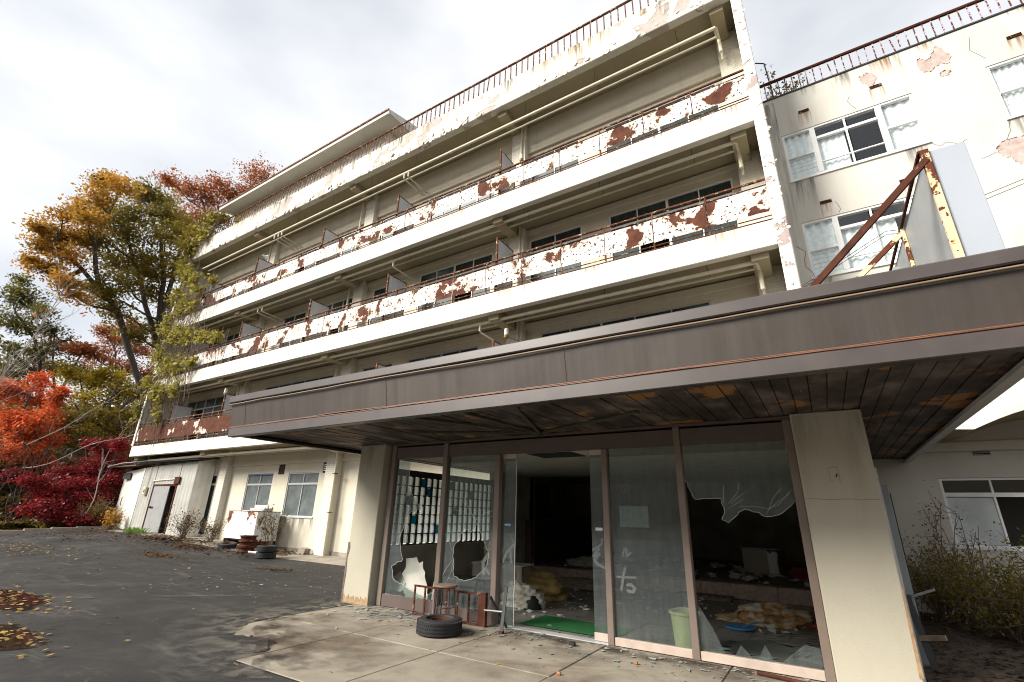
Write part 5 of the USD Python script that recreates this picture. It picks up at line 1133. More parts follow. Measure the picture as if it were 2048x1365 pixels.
part(shed, "roof_sheet", MB().prism([(11.5, 3.70), (11.5, 3.76), (12.58, 3.90), (12.58, 3.84)], -31.5, -25.0, "yz"), plain("blue_black_sheet", (0.05, 0.058, 0.075), .5, var=.3))
for k in range(6): part(shed, "loose_batten", MB().bar((-35.0 + k * .4, 11.4 - .02 * k, 3.66 + .02 * k), (-31.5 + k * .8, 11.42, 3.74 + .015 * k), .05, .03), m_palebark)
df = MB().box(-29.55, -29.45, 11.77, 11.85, .30, 2.62).box(-27.1, -27.0, 11.77, 11.85, .30, 2.62).box(-29.45, -27.1, 11.77, 11.85, 2.54, 2.62)
part(shed, "door_frame", df, m_redrust)
dr = part(shed, "door", MB().cbox(-29.43, -27.75, 11.79, 11.83, .34, 2.53, .005), m_door); part(dr, "handle", MB().bar((-29.25, 11.75, 1.5), (-28.95, 11.74, 1.52), .05, .03).bar((-29.28, 11.76, 1.46), (-29.22, 11.76, 1.56), .05, .03), m_blackiron)
part(shed, "door_gap", MB().box(-27.74, -27.11, 12.3, 12.34, .3, 2.5), m_dark); part(shed, "inner_post", MB().box(-27.5, -27.35, 12.0, 12.1, .3, 2.3), m_sheetgrey)
part(shed, "fuse_box", MB().cbox(-27.25, -26.75, 11.70, 11.76, 2.62, 2.95, .006), m_redrust)
mt = part(shed, "meter_box", MB().cbox(-30.35, -30.05, 11.66, 11.77, 2.1, 2.5, .02), plain("cream_meter", (0.58, 0.52, 0.34), .5)); part(mt, "meter_glass", MB().lathe([(.09, 0), (.09, .04), (0, .05)], 16).xf(lambda v: np.stack([v[:, 0] - 30.2, 11.66 - v[:, 2], v[:, 1] + 2.32], 1)), m_alugrey)
part(shed, "conduit", MB().tube([(-29.7, 11.74, 1.7), (-29.7, 11.74, 2.65), (-29.55, 11.74, 2.8), (-27.2, 11.74, 2.86)], .02, 6), m_sheet); part(shed, "conduit", MB().tube([(-30.2, 11.74, 2.5), (-30.2, 11.74, 3.5)], .018, 6), m_sheet)
part(shed, "vent_opening", MB().box(-33.95, -33.0, 11.90, 11.94, 2.95, 3.28), m_dark); part(shed, "pull_handle", MB().tube([(-33.2, 11.93, 1.55), (-33.2, 11.88, 1.6), (-33.2, 11.88, 1.95), (-33.2, 11.93, 2.0)], .02, 6), m_blackiron)
sp = thing("standpipe", "rusty bent pipe standing in front of the white shed wall", "pipe"); part(sp, "pipe", MB().tube([(-33.0, 11.3, .25), (-33.0, 11.3, 1.30), (-32.9, 11.3, 1.38), (-32.2, 11.32, 1.38)], .035, 8), m_rust)
hs = thing("hose", "black hose arching to the ground at the left shed corner", "hose"); part(hs, "hose", MB().tube([(-33.4, 11.6, 1.75), (-34.2, 11.2, 1.45), (-35.0, 10.9, .95), (-35.6, 10.6, .45)], .04, 8), m_black, smooth=True)
cbx = thing("concrete_block", "pale broken concrete block by the left shed corner", "block", (-35.2, 10.9, .30), 12); part(cbx, "block", MB().cbox(-.5, .45, -.25, .25, -.05, .62, .03), m_conc2)

# ------------------------------------------------------------------ rusty white tank, drum, tyres by the wall
tk = thing("storage_tank", "white rust-patched steel cabinet standing against the ground-floor wall", "cabinet", (-20.05, 11.45, .17), 0)
part(tk, "front_sheet", MB().cbox(-1.06, 1.02, -.02, 0, .26, 1.28, .006), m_white_tank); part(tk, "lower_frame", MB().box(-1.06, -1.0, -.02, .9, 0, .255).box(.96, 1.02, -.02, .9, 0, .255), m_rust)
part(tk, "side_sheet", MB().cbox(1.021, 1.04, .0, .95, .20, 1.28, .005), m_white_tank); part(tk, "side_base", MB().box(1.0, 1.04, 0, .95, .08, .19), m_redrust); part(tk, "body", MB().box(-1.04, 1.0, .02, .93, .22, 1.26), m_dark); part(tk, "top_sheet", MB().cbox(-1.08, 1.05, -.03, .96, 1.281, 1.305, .004), m_rust)
ln = thing("machine_block", "grey ribbed machine block resting on the white cabinet", "machine part", (-19.35, 11.75, 1.476), 4); part(ln, "base", MB().cbox(-.45, .45, -.2, .2, 0, .12, .01), m_alugrey)
for k in range(7): part(ln, "rib", MB().lathe([(0, .0), (.05, 0), (.055, .10), (.03, .12), (0, .12)], 10, (-.36 + k * .12, 0, .121)), m_alu)
dm = thing("wheel_rim_stack", "stack of rust-brown ribbed wheel rims in front of the white cabinet", "rims", (-18.55, 10.98, .06))
for k in range(3): part(dm, "rim", MB().lathe([(.30, 0), (.33, .0), (.33, .03), (.27, .05), (.27, .14), (.33, .16), (.33, .185), (.30, .185), (.25, .1), (.05, .09), (0, .09)], 28, (RNG.uniform(-.01, .01), RNG.uniform(-.01, .01), k * .187)), m_redrust, smooth=40)
t1 = copy_thing(ty, "dark tyre lying flat at the bottom of the pair on the asphalt", (-16.42, 10.45, .012), 20, "old tyres by the ground-floor wall")
t2 = copy_thing(ty, "dark tyre on top of another one on the asphalt", (-16.40, 10.43, .212), 75, "old tyres by the ground-floor wall")
t3 = copy_thing(ty, "worn tyre lying alone left of the rust-brown rim stack", (-20.0, 11.05, .10), 40, "old tyres by the ground-floor wall", tilt=((1, 0, 0), 8))
t4 = copy_thing(ty, "rusty-rimmed tyre standing on edge at the foot of the red maples", (-37.2, 10.4, .75), 100, "old tyres by the ground-floor wall", tilt=((1, 0, 0), 78))
lump = thing("concrete_lump", "small grey concrete lump on the strip at the foot of the wall", "rubble"); part(lump, "lump", MB().prism([(-15.35 - 1.6, .02), (-16.55, .02), (-16.5, .22), (-16.72, .26), (-16.9, .18)], 12.0, 12.25), m_conc2)
whp = thing("white_pipe", "short white plastic pipe on the ground by the rim stack", "pipe"); part(whp, "pipe", MB().tube([(-18.3, 10.9, .08), (-17.4, 10.95, .07)], .035, 8), m_alu)
bpl = thing("black_curved_pipe", "curved black pipe end standing by the half-open ground-floor door", "pipe"); part(bpl, "pipe", MB().tube([(-24.1, 11.9, .45), (-24.0, 11.9, .7), (-24.15, 11.9, .92), (-24.0, 11.9, 1.1)], .035, 8), m_black)

# ------------------------------------------------------------------ vegetation
def leaf_quads(cent, size, flat=0.5):
    n = len(cent); a = RNG.normal(0, 1, (n, 3)); a /= np.linalg.norm(a, axis=1)[:, None]
    nrm = RNG.normal(0, 1, (n, 3)); nrm[:, 2] = np.abs(nrm[:, 2]) + flat; nrm /= np.linalg.norm(nrm, axis=1)[:, None]
    u = a - nrm * (a * nrm).sum(1)[:, None]; u /= np.linalg.norm(u, axis=1)[:, None]; w = np.cross(nrm, u)
    s = (size * RNG.uniform(.6, 1.35, n))[:, None]
    v = np.stack([cent + u * s, cent + w * s * .55, cent - u * s * .9, cent - w * s * .55], 1).reshape(-1, 3)
    i = np.arange(n) * 4; return v, np.vstack([np.stack([i, i + 1, i + 2], 1), np.stack([i, i + 2, i + 3], 1)])
def clump_pts(c, n, core=.35):
    d = RNG.normal(0, 1, (n, 3)); d /= np.linalg.norm(d, axis=1)[:, None]; r = RNG.uniform(core, 1, n)[:, None] ** .7
    lob = 0.65 + .7 * meshkit.noise(d * 2.2 + np.array(c[:3]), 3)[:, None]
    return np.array(c[:3]) + d * r * lob * np.array([c[3], c[3], c[4]])
def limb(mb, p, q, r0, r1, wob=.08, n=6):
    p, q = np.array(p, float), np.array(q, float); L = np.linalg.norm(q - p); pts = []
    ph = RNG.uniform(0, 6, 3)
    for t in np.linspace(0, 1, n):
        o = np.array([math.sin(4 * t + ph[0]), math.sin(3.3 * t + ph[1]), math.sin(3.7 * t + ph[2])]) * wob * L * t * (1 - t) * 2
        pts.append(p + (q - p) * t + o + np.array([0, 0, -.08 * L * t * (1 - t)]))
    mb.tube(pts, list(np.linspace(r0, r1, n)), 6, caps=False); return pts
def tree(name, label, trunks, clumps, leaf, bark, dens, size, r0=.2, group=None, twigs=3, flat=.5):
    tp = thing(name, label, "tree", group=group); mb = MB(); nodes = []
    b = trunks[0][0]; gz0 = float(tz(b[0], b[1])) - .3
    first = [(b[0] + (b[0] - trunks[0][1][0]) * .3, b[1], gz0)] if b[2] > gz0 + .2 else []
    for ti, tr in enumerate(trunks):
        pts = (first if ti == 0 else []) + [tuple(p) for p in tr]
        # smooth by midpoint insertion
        P = [np.array(p, float) for p in pts]; Q = [P[0]]
        for a, c in zip(P[:-1], P[1:]): Q += [(a + c) / 2 + RNG.normal(0, .05, 3), c]
        rr = np.linspace(r0 * (1 if ti == 0 else .62), r0 * .28, len(Q)); mb.tube(Q, list(rr), 8, caps=False); nodes += list(zip(Q[len(Q) // 3:], rr[len(Q) // 3:]))
    for c in clumps:
        cc = np.array(c[:3]); d = [np.linalg.norm(cc - q) + 2 * max(0, q[2] - cc[2]) for q, _ in nodes]; k = int(np.argmin(d))
        pts = limb(mb, nodes[k][0], cc, nodes[k][1] * .55, .025, .12, 7)
        for _ in range(twigs):
            e = clump_pts(c, 1, .7)[0]; s = pts[int(RNG.integers(3, 7))]; limb(mb, s, e, .022, .007, .15, 5)
    part(tp, "trunk", mb, bark, smooth=True)
    cs = []
    for c in clumps:
        n = int(dens * (c[3] * c[4] + .35)); 
        # leaves gather in small sprays inside each clump
        c = (c[0], c[1], c[2], c[3] * 1.22, c[4] * 1.25); n = int(n * 1.35); sp = clump_pts(c, max(8, n // 11), .05)
        k = RNG.integers(0, len(sp), n); cs.append(sp[k] + RNG.normal(0, 1, (n, 3)) * np.array([.20, .20, .10]) * (.6 + .5 * c[3]))
    v, f = leaf_quads(np.vstack(cs), size, flat); part(tp, "crown", MB().add(v, f), leaf)
    return tp
L_olive = leafmat("olive_yellow_leaves", [(0.0, (0.055, 0.050, 0.010)), (.3, (0.13, 0.096, 0.014)), (.55, (0.20, 0.128, 0.016)), (.8, (0.27, 0.122, 0.018)), (1, (0.31, 0.10, 0.018))])
L_orange = leafmat("orange_leaves", [(0, (0.14, 0.095, 0.016)), (.35, (0.28, 0.132, 0.018)), (.65, (0.34, 0.115, 0.018)), (1, (0.33, 0.07, 0.016))])
L_rust = leafmat("rust_leaves", [(0, (0.13, 0.045, 0.015)), (.5, (0.24, 0.075, 0.022)), (1, (0.30, 0.115, 0.025))])
L_red = leafmat("scarlet_leaves", [(0, (0.24, 0.075, 0.018)), (.35, (0.33, 0.050, 0.018)), (.7, (0.32, 0.025, 0.018)), (1, (0.22, 0.014, 0.016))], clump=(.7, 1.15))
L_crim = leafmat("crimson_leaves", [(0, (0.07, 0.010, 0.012)), (.4, (0.17, 0.011, 0.012)), (.8, (0.27, 0.017, 0.013)), (1, (0.30, 0.045, 0.016))], clump=(.6, 1.15))
L_yell = leafmat("golden_leaves", [(0, (0.17, 0.145, 0.014)), (.5, (0.35, 0.24, 0.018)), (1, (0.38, 0.20, 0.016))])
L_green = leafmat("dull_green_leaves", [(0, (0.04, 0.042, 0.008)), (.5, (0.105, 0.088, 0.013)), (.85, (0.15, 0.115, 0.016)), (1, (0.22, 0.11, 0.015))])
L_brown = leafmat("brown_brush", [(0, (0.04, 0.030, 0.010)), (.4, (0.10, 0.066, 0.018)), (.7, (0.145, 0.10, 0.020)), (.9, (0.18, 0.07, 0.02)), (1, (0.22, 0.065, 0.018))], clump=(.45, 1.2), cs=.45)
L_ochre = leafmat("ochre_leaves", [(0, (0.06, 0.05, 0.012)), (.4, (0.15, 0.105, 0.016)), (.75, (0.21, 0.12, 0.018)), (1, (0.20, 0.06, 0.016))])
L_vine = leafmat("vine_leaves", [(0, (0.10, 0.095, 0.022)), (.4, (0.20, 0.165, 0.030)), (.75, (0.30, 0.215, 0.030)), (1, (0.28, 0.13, 0.03))], clump=(.75, 1.15), cs=1.2)
L_bush = leafmat("autumn_bush_leaves", [(0, (0.06, 0.058, 0.014)), (.4, (0.16, 0.125, 0.020)), (.65, (0.20, 0.10, 0.024)), (.85, (0.17, 0.055, 0.028)), (1, (0.14, 0.035, 0.03))], cs=2.5)
TREES = {
 'olive_trunks': ([[(-36.13, 14.69, 4.89), (-36.45, 13.88, 8.28), (-36.77, 13.0, 11.63), (-37.0, 12.33, 13.66), (-37.12, 11.95, 16.62), (-37.38, 11.13, 19.54), (-37.66, 10.13, 21.16)], [(-36.72, 13.15, 10.94), (-37.15, 11.88, 13.52), (-37.41, 11.02, 15.5), (-37.67, 10.11, 17.47), (-37.86, 9.36, 19.12)], [(-36.98, 12.38, 13.68), (-36.98, 12.39, 16.79), (-37.01, 12.3, 19.22)]], [(-39.15, 9.72, 23.19, 1.04, 1.03), (-38.87, 10.84, 23.14, 1.07, 0.97), (-37.95, 9.26, 19.09, 1.42, 0.86), (-37.19, 8.07, 17.8, 1.01, 0.68), (-35.45, 10.73, 19.11, 1.31, 0.94), (-37.02, 10.52, 17.69, 1.39, 0.86), (-36.71, 11.93, 20.83, 1.11, 0.94), (-35.07, 11.78, 16.78, 1.02, 0.86), (-35.75, 9.58, 15.01, 1.11, 0.72), (-40.16, 9.18, 15.56, 0.94, 0.56), (-37.91, 11.69, 15.71, 0.9, 0.73), (-36.55, 9.76, 13.14, 0.99, 0.52), (-36.56, 12.72, 20.16, 1.07, 0.87), (-38.86, 13.34, 15.62, 0.91, 0.84), (-39.63, 9.49, 17.72, 1.09, 0.72), (-39.08, 10.68, 17.55, 1.13, 0.74), (-36.99, 10.77, 21.31, 1.02, 0.84), (-38.03, 8.5, 19.88, 1.08, 0.79), (-38.04, 11.63, 17.11, 0.87, 0.67), (-35.97, 8.96, 13.91, 0.86, 0.51), (-38.12, 9.32, 20.82, 1.03, 0.74), (-36.34, 11.08, 12.0, 1.02, 0.72), (-38.53, 13.03, 13.64, 0.87, 0.73)]),
 'orange_maple': ([[(-35.2, 12.93, 6.35), (-35.71, 11.46, 9.63), (-36.17, 9.9, 12.94), (-36.49, 8.66, 14.25), (-36.72, 7.59, 15.22), (-36.96, 6.33, 16.06), (-37.08, 5.58, 16.39)], [(-36.49, 8.66, 14.25), (-36.68, 7.79, 16.74), (-36.69, 7.76, 19.36), (-36.65, 7.94, 21.24)], [(-36.72, 7.59, 15.22), (-36.84, 6.98, 14.45), (-37.0, 6.11, 14.42)]], [(-38.4, 5.85, 17.5, 0.83, 0.71), (-38.25, 6.83, 17.82, 1.06, 0.8), (-37.17, 5.44, 16.0, 0.56, 0.55), (-35.9, 6.88, 19.67, 0.89, 0.93), (-34.73, 7.52, 20.72, 0.88, 0.54), (-36.49, 6.04, 14.58, 0.77, 0.54), (-36.46, 6.83, 15.65, 0.77, 0.62), (-34.87, 6.65, 13.62, 0.72, 0.41), (-34.88, 6.7, 17.71, 0.84, 0.63), (-39.03, 7.27, 22.56, 0.72, 0.51), (-37.58, 6.71, 19.41, 0.75, 0.54), (-35.56, 7.43, 13.16, 0.87, 0.42), (-36.84, 5.29, 14.81, 0.58, 0.41), (-38.85, 7.6, 18.06, 0.76, 0.62), (-38.73, 6.38, 16.8, 0.84, 0.58), (-38.28, 7.56, 22.67, 0.67, 0.44), (-36.56, 5.88, 18.16, 0.6, 0.44), (-37.12, 5.08, 16.99, 0.48, 0.37)]),
 'rust_tree': ([[(-44.45, 18.11, 21.32), (-44.96, 16.8, 25.06), (-45.25, 16.01, 28.01), (-45.52, 15.24, 29.89)], [(-44.96, 16.8, 25.06), (-44.72, 17.44, 28.71), (-44.12, 18.9, 31.81)]], [(-47.12, 14.65, 30.24, 1.32, 1.14), (-46.48, 16.59, 30.11, 1.72, 1.39), (-45.38, 15.85, 27.06, 1.45, 0.91), (-43.7, 17.47, 29.97, 1.56, 0.96), (-42.08, 18.67, 32.53, 1.55, 1.22), (-45.36, 14.05, 25.97, 0.98, 0.77), (-44.67, 16.44, 30.83, 1.12, 0.85), (-44.33, 12.29, 28.49, 0.9, 0.66), (-42.3, 18.12, 30.56, 1.23, 0.86)]),
 'red_maple': ([[(-41.68, 10.56, 0.56), (-41.84, 9.94, 2.9), (-41.95, 9.45, 4.38), (-42.08, 8.85, 5.55), (-42.28, 7.82, 6.49)], [(-41.95, 9.45, 4.38), (-42.04, 9.04, 5.26), (-42.15, 8.52, 6.76), (-42.15, 8.51, 8.06)], [(-41.89, 9.7, 3.79), (-41.82, 10.02, 5.39), (-41.83, 9.95, 7.0)]], [(-43.61, 8.02, 8.28, 0.99, 0.76), (-43.37, 9.31, 8.03, 0.85, 0.71), (-42.32, 8.0, 6.53, 0.77, 0.72), (-41.1, 8.94, 6.28, 0.93, 0.72), (-39.97, 9.3, 7.68, 0.41, 0.86), (-41.58, 8.72, 5.19, 0.78, 0.53), (-41.39, 10.09, 5.37, 0.6, 0.49), (-40.19, 8.1, 4.3, 0.53, 0.5), (-39.9, 9.5, 8.03, 0.32, 0.43), (-44.26, 9.13, 9.48, 0.49, 0.47), (-43.04, 7.37, 8.23, 0.56, 0.68), (-40.81, 9.2, 4.45, 0.74, 0.53), (-41.49, 10.14, 3.82, 0.77, 0.54), (-44.08, 9.45, 3.83, 0.68, 0.55), (-43.44, 10.77, 6.6, 0.6, 0.73), (-43.73, 8.31, 5.89, 0.57, 0.61), (-41.57, 8.96, 5.53, 0.66, 0.48)]),
 'crimson_maple': ([[(-35.73, 11.38, 0.14), (-35.78, 11.21, 1.26), (-35.76, 11.3, 2.63), (-35.7, 11.49, 4.06)], [(-35.78, 11.21, 1.26), (-36.09, 10.2, 2.02), (-36.31, 9.37, 2.12)], [(-35.79, 11.18, 1.8), (-35.61, 11.76, 2.94), (-35.6, 11.79, 4.68)]], [(-36.98, 11.88, 4.75, 0.81, 0.59), (-37.07, 11.65, 3.83, 0.98, 0.52), (-36.07, 10.48, 2.58, 0.9, 0.43), (-35.31, 9.48, 1.53, 0.79, 0.35), (-34.49, 8.56, 1.22, 0.55, 0.24), (-35.07, 11.77, 2.87, 0.59, 0.55), (-35.34, 11.27, 1.53, 0.96, 0.53), (-33.69, 11.19, 4.86, 0.31, 0.39), (-33.88, 10.64, 0.77, 0.74, 0.3), (-38.79, 8.43, 3.02, 0.48, 0.32), (-36.57, 10.94, 4.92, 0.5, 0.35), (-34.94, 9.95, 0.99, 0.72, 0.3), (-36.17, 8.75, 2.73, 0.59, 0.26), (-37.49, 12.7, 3.79, 0.54, 0.6), (-37.57, 11.35, 3.23, 0.82, 0.52), (-37.63, 10.29, 3.29, 0.65, 0.39), (-35.14, 11.67, 1.82, 0.75, 0.43), (-36.28, 9.37, 2.12, 0.68, 0.36), (-36.63, 11.1, 1.79, 0.79, 0.44)]),
 'yellow_tree': ([[(-46.73, 14.75, 1.86), (-47.04, 13.72, 5.44), (-47.29, 12.85, 8.39), (-47.51, 12.0, 10.61)], [(-47.09, 13.54, 6.18), (-47.0, 13.87, 8.96), (-46.92, 14.12, 11.06)]], [(-48.89, 12.0, 10.99, 0.94, 0.7), (-49.06, 11.33, 11.37, 0.57, 0.46), (-47.33, 12.93, 10.49, 0.95, 0.62), (-45.99, 13.95, 11.1, 0.86, 0.63), (-45.45, 12.11, 9.02, 0.94, 0.58), (-46.3, 14.39, 8.32, 0.85, 0.38), (-46.83, 13.0, 11.39, 0.72, 0.55), (-44.75, 14.38, 9.64, 0.73, 0.77), (-45.22, 12.86, 7.08, 0.95, 0.79), (-49.69, 12.32, 7.32, 0.85, 0.98)]),
 'olive_left': ([[(-49.49, 12.31, 3.17), (-49.85, 10.76, 9.0), (-50.01, 10.0, 11.63), (-50.16, 9.23, 13.48), (-50.43, 7.63, 15.27)], [(-50.03, 9.9, 12.02), (-49.99, 10.12, 13.32), (-49.78, 11.11, 14.03), (-49.4, 12.66, 12.72)], [(-49.94, 10.36, 10.51), (-50.22, 8.87, 11.75), (-50.43, 7.58, 12.59)]], [(-51.82, 7.4, 16.99, 1.04, 0.95), (-51.68, 8.39, 16.93, 0.97, 0.89), (-50.51, 7.5, 14.61, 1.05, 0.76), (-49.29, 8.74, 15.46, 0.88, 0.7), (-48.4, 7.85, 12.14, 0.85, 0.5), (-49.8, 8.32, 14.14, 1.07, 0.61), (-49.64, 9.78, 14.42, 0.85, 0.55), (-48.35, 7.95, 10.64, 0.74, 0.7), (-48.15, 9.19, 12.32, 0.64, 0.44), (-52.67, 7.5, 18.59, 0.57, 0.49)]),
 'redbrown': ([[(-48.36, 16.19, 5.8), (-48.78, 14.89, 10.62), (-49.06, 13.94, 13.93)], [(-48.78, 14.89, 10.62), (-48.63, 15.38, 13.38)]], [(-50.43, 14.04, 15.11, 1.14, 1.05), (-49.88, 15.91, 14.67, 1.2, 0.99), (-49.33, 13.21, 13.09, 1.07, 0.75), (-47.86, 14.66, 12.27, 1.49, 0.75), (-46.36, 15.98, 11.67, 0.6, 1.25), (-48.84, 12.79, 15.32, 0.7, 0.51), (-48.49, 14.45, 16.06, 0.88, 0.61), (-47.52, 11.97, 13.07, 0.71, 0.55), (-47.73, 11.15, 12.85, 0.86, 0.54)]),
 'brown_back': ([[(-54.16, 14.22, 3.78), (-54.41, 13.24, 7.82), (-54.74, 11.83, 12.37), (-54.9, 11.07, 15.86)], [(-54.54, 12.7, 9.89), (-54.45, 13.07, 13.13), (-54.41, 13.25, 15.07)], [(-54.59, 12.48, 10.73), (-54.95, 10.81, 12.13), (-55.11, 9.93, 13.69)]], [(-56.17, 11.53, 14.82, 1.09, 0.97), (-55.89, 12.89, 14.72, 1.14, 0.9), (-55.06, 10.6, 12.98, 1.08, 0.84), (-54.22, 9.58, 11.49, 0.96, 0.72), (-52.79, 11.55, 12.03, 1.02, 0.82), (-53.85, 13.37, 12.67, 1.11, 0.78), (-54.54, 10.78, 10.76, 0.99, 0.65), (-52.07, 14.3, 11.76, 0.99, 0.69), (-53.15, 9.62, 9.5, 0.81, 0.61)]),
 'ochre_back': ([[(-43.71, 14.35, 3.58), (-43.97, 13.51, 6.72), (-44.06, 13.2, 8.92), (-44.02, 13.35, 10.11)], [(-44.0, 13.42, 7.08), (-43.72, 14.3, 9.12), (-43.54, 14.83, 10.0)], [(-43.97, 13.51, 6.72), (-44.37, 12.15, 7.62), (-44.55, 11.46, 8.24)]], [(-45.26, 13.87, 9.78, 1.02, 0.69), (-44.84, 15.21, 9.83, 0.88, 0.78), (-43.65, 14.72, 8.03, 0.96, 0.74), (-43.24, 12.67, 7.62, 0.93, 0.63), (-42.58, 11.23, 6.95, 0.81, 0.6), (-43.32, 13.88, 6.55, 1.02, 0.71), (-42.95, 15.3, 7.31, 0.66, 0.96), (-42.25, 12.28, 5.72, 0.93, 0.6), (-42.66, 10.84, 5.55, 0.78, 0.58), (-45.56, 15.73, 5.62, 0.92, 0.6), (-45.46, 10.56, 7.42, 0.71, 0.55)]),
}

specs = [("olive_trunks", "tree", "tall olive-yellow tree with forked dark trunk beside the vine-covered balconies", L_olive, 700, .105, .30),
         ("orange_maple", "tree", "orange-gold tree arching left over the smaller maples", L_orange, 750, .10, .24),
         ("rust_tree", "tree", "rust-red tree showing above the left end of the hotel roof", L_rust, 560, .11, .22),
         ("red_maple", "maple_tree", "scarlet-orange maple with dark forked limbs at the far left", L_red, 950, .088, .20),
         ("crimson_maple", "maple_tree", "low crimson maple beside the white shed wall", L_crim, 1250, .078, .13),
         ("yellow_tree", "tree", "golden yellow tree above the crimson maple", L_yell, 800, .10, .18),
         ("olive_left", "tree", "dull green tree with a bent dark trunk at the left picture edge", L_green, 520, .11, .26),
         ("brown_back", "tree", "brown-leaved tree behind the bent dark trunk at the left", L_brown, 560, .115, .2),
         ("ochre_back", "tree", "ochre-brown tree filling the gap behind the crimson maple", L_ochre, 700, .10, .18),
         ("redbrown", "tree", "red-brown tree low behind the tall olive-yellow tree", L_rust, 640, .105, .18)]
for key, nm, lab, lf, dn, sz, r0 in specs:
    tr, cl = TREES[key]; tree(nm, lab, tr, cl, lf, m_bark, dn, sz, r0)
# bare tree
bt = thing("bare_tree", "pale leafless tree reaching up at the far left edge", "tree"); mb = MB(); bx, by = -31.5, 7.0
base = np.array([-33.6, 5.2, float(tz(-33.6, 5.2)) - .2]); top = np.array([-33.0, 6.3, 11.8])
pp = limb(mb, base, top, .055, .022, .08, 9)
for k in range(22):
    s = pp[int(RNG.integers(4, 9))]; e = s + np.array([RNG.normal(.25, .5), RNG.normal(.35, .8), RNG.uniform(1.2, 3.6)]); q = limb(mb, s, e, .016, .005, .12, 6)
    for _ in range(4):
        s2 = q[int(RNG.integers(2, 6))]; limb(mb, s2, s2 + np.array([RNG.normal(0, .3), RNG.normal(.1, .45), RNG.uniform(.3, 1.2)]), .007, .003, .1, 4)
part(bt, "trunk", mb, m_palebark, smooth=True)
v, f = leaf_quads(np.array([pp[-1] + RNG.normal(0, 1, 3) * [.5, .9, 1.2] for _ in range(26)]), .12); part(bt, "last_leaves", MB().add(v, f), L_rust)
# dead grey branches fallen across the maples
for k, (a, b, lab) in enumerate((((-33.8, 10.6, .9), (-34.2, 11.3, 5.6), "pale dead branch slanting up through the crimson maple"), ((-38.5, 8.6, 3.4), (-33.0, 11.2, 5.2), "long pale dead branch reaching from the scarlet maple to the balcony"), ((-37.5, 8.2, 4.6), (-34.6, 10.6, 7.6), "pale twiggy branch in front of the golden tree"))):
    db_ = thing("dead_branch", lab, "branch"); mb = MB(); q = limb(mb, a, b, .032, .010, .10, 10)
    for _ in range(14):
        s = q[int(RNG.integers(2, 10))]; d = (np.array(b) - np.array(a)); d /= np.linalg.norm(d); limb(mb, s, s + d * RNG.uniform(.3, 1.1) + RNG.normal(0, .35, 3), .012, .004, .12, 5)
    part(db_, "branch", mb, m_palebark, smooth=True)
# brush on the slope behind the trees
n = 90000; r = RNG.uniform(36.5, 62, n); th = RNG.uniform(math.radians(100), math.radians(116), n) - math.radians(0)
ang = RNG.uniform(math.atan2(17, -38), math.atan2(5.5, -40), n)
X, Yb = r * np.cos(ang), r * np.sin(ang)
dens_ = meshkit.fbm(np.stack([X * .45, Yb * .45, 0 * X], -1), 3, 31)
hb = 0.3 + 4.2 * np.maximum(0, dens_ - .33) * ss(36, 44, r) * 2.2
Zb = tz(X, Yb) + RNG.uniform(0, 1, n) ** .8 * hb
v, f = leaf_quads(np.stack([X, Yb, Zb], 1), .16, .3); solo("hillside_brush", MB().add(v, f), L_brown, "brown and olive brush covering the slope behind the maples", "brush", kind="stuff")
lines = []
for k in range(330):
    a = RNG.uniform(math.atan2(17, -38), math.atan2(5.5, -40)); rr = RNG.uniform(37, 56); x, y = rr * math.cos(a), rr * math.sin(a); z = float(tz(x, y)); h = RNG.uniform(1.5, 5.5)
    lines.append([(x + RNG.normal(0, .25) * t * h * .4, y + RNG.normal(0, .25) * t * h * .4, z + h * t) for t in np.linspace(0, 1, 5)])
tag(curves("/World/brush_stems", lines, .045, m_bark), "thin dark stems standing in the hillside brush", "stems", kind="stuff")
# distant woods on the slope farther back
n = 30000; r = RNG.uniform(62, 130, n); ang = RNG.uniform(math.atan2(30, -60), math.atan2(8, -60), n); X, Yb = r * np.cos(ang), r * np.sin(ang)
dn_ = meshkit.fbm(np.stack([X * .12, Yb * .12, 0 * X], -1), 3, 5)
v, f = leaf_quads(np.stack([X, Yb, tz(X, Yb) + RNG.uniform(0, 1, n) * (1 + 9 * np.maximum(0, dn_ - .35))], 1), .55, .3); solo("distant_woods", MB().add(v, f), L_brown, "dim brown wood on the far slope seen between the trunks", "wood", kind="stuff")

# vine hanging over the left end of the balconies
vn = thing("vine", "yellow-green creeper hanging over the left end of the balconies", "vine")
VC = [(-30.6, 16.6, .9, .7), (-29.6, 17.3, 1.0, .6), (-28.9, 18.1, .7, .5), (-31.3, 15.6, .7, .9), (-30.2, 14.6, .7, .8), (-29.0, 14.0, .5, .6), (-30.8, 13.4, .8, .8), (-29.6, 12.4, .9, .8), (-28.2, 12.2, .6, .4), (-30.9, 11.4, .8, 1.0), (-29.4, 10.6, 1.0, .8), (-27.8, 10.3, .8, .6), (-26.0, 9.9, .9, .45), (-24.6, 9.6, .7, .4), (-30.8, 9.6, .7, .8), (-29.4, 8.8, .8, .8), (-28.0, 8.6, .8, .7), (-26.6, 8.6, .6, .4), (-31.0, 8.0, .6, .6), (-29.8, 7.4, .5, .7), (-28.9, 6.8, .3, .9), (-27.6, 7.2, .5, .5), (-31.3, 6.6, .25, .8), (-28.6, 5.9, .2, .5), (-27.9, 13.0, .5, .4), (-26.6, 13.3, .5, .3)]
lv = []; st = []
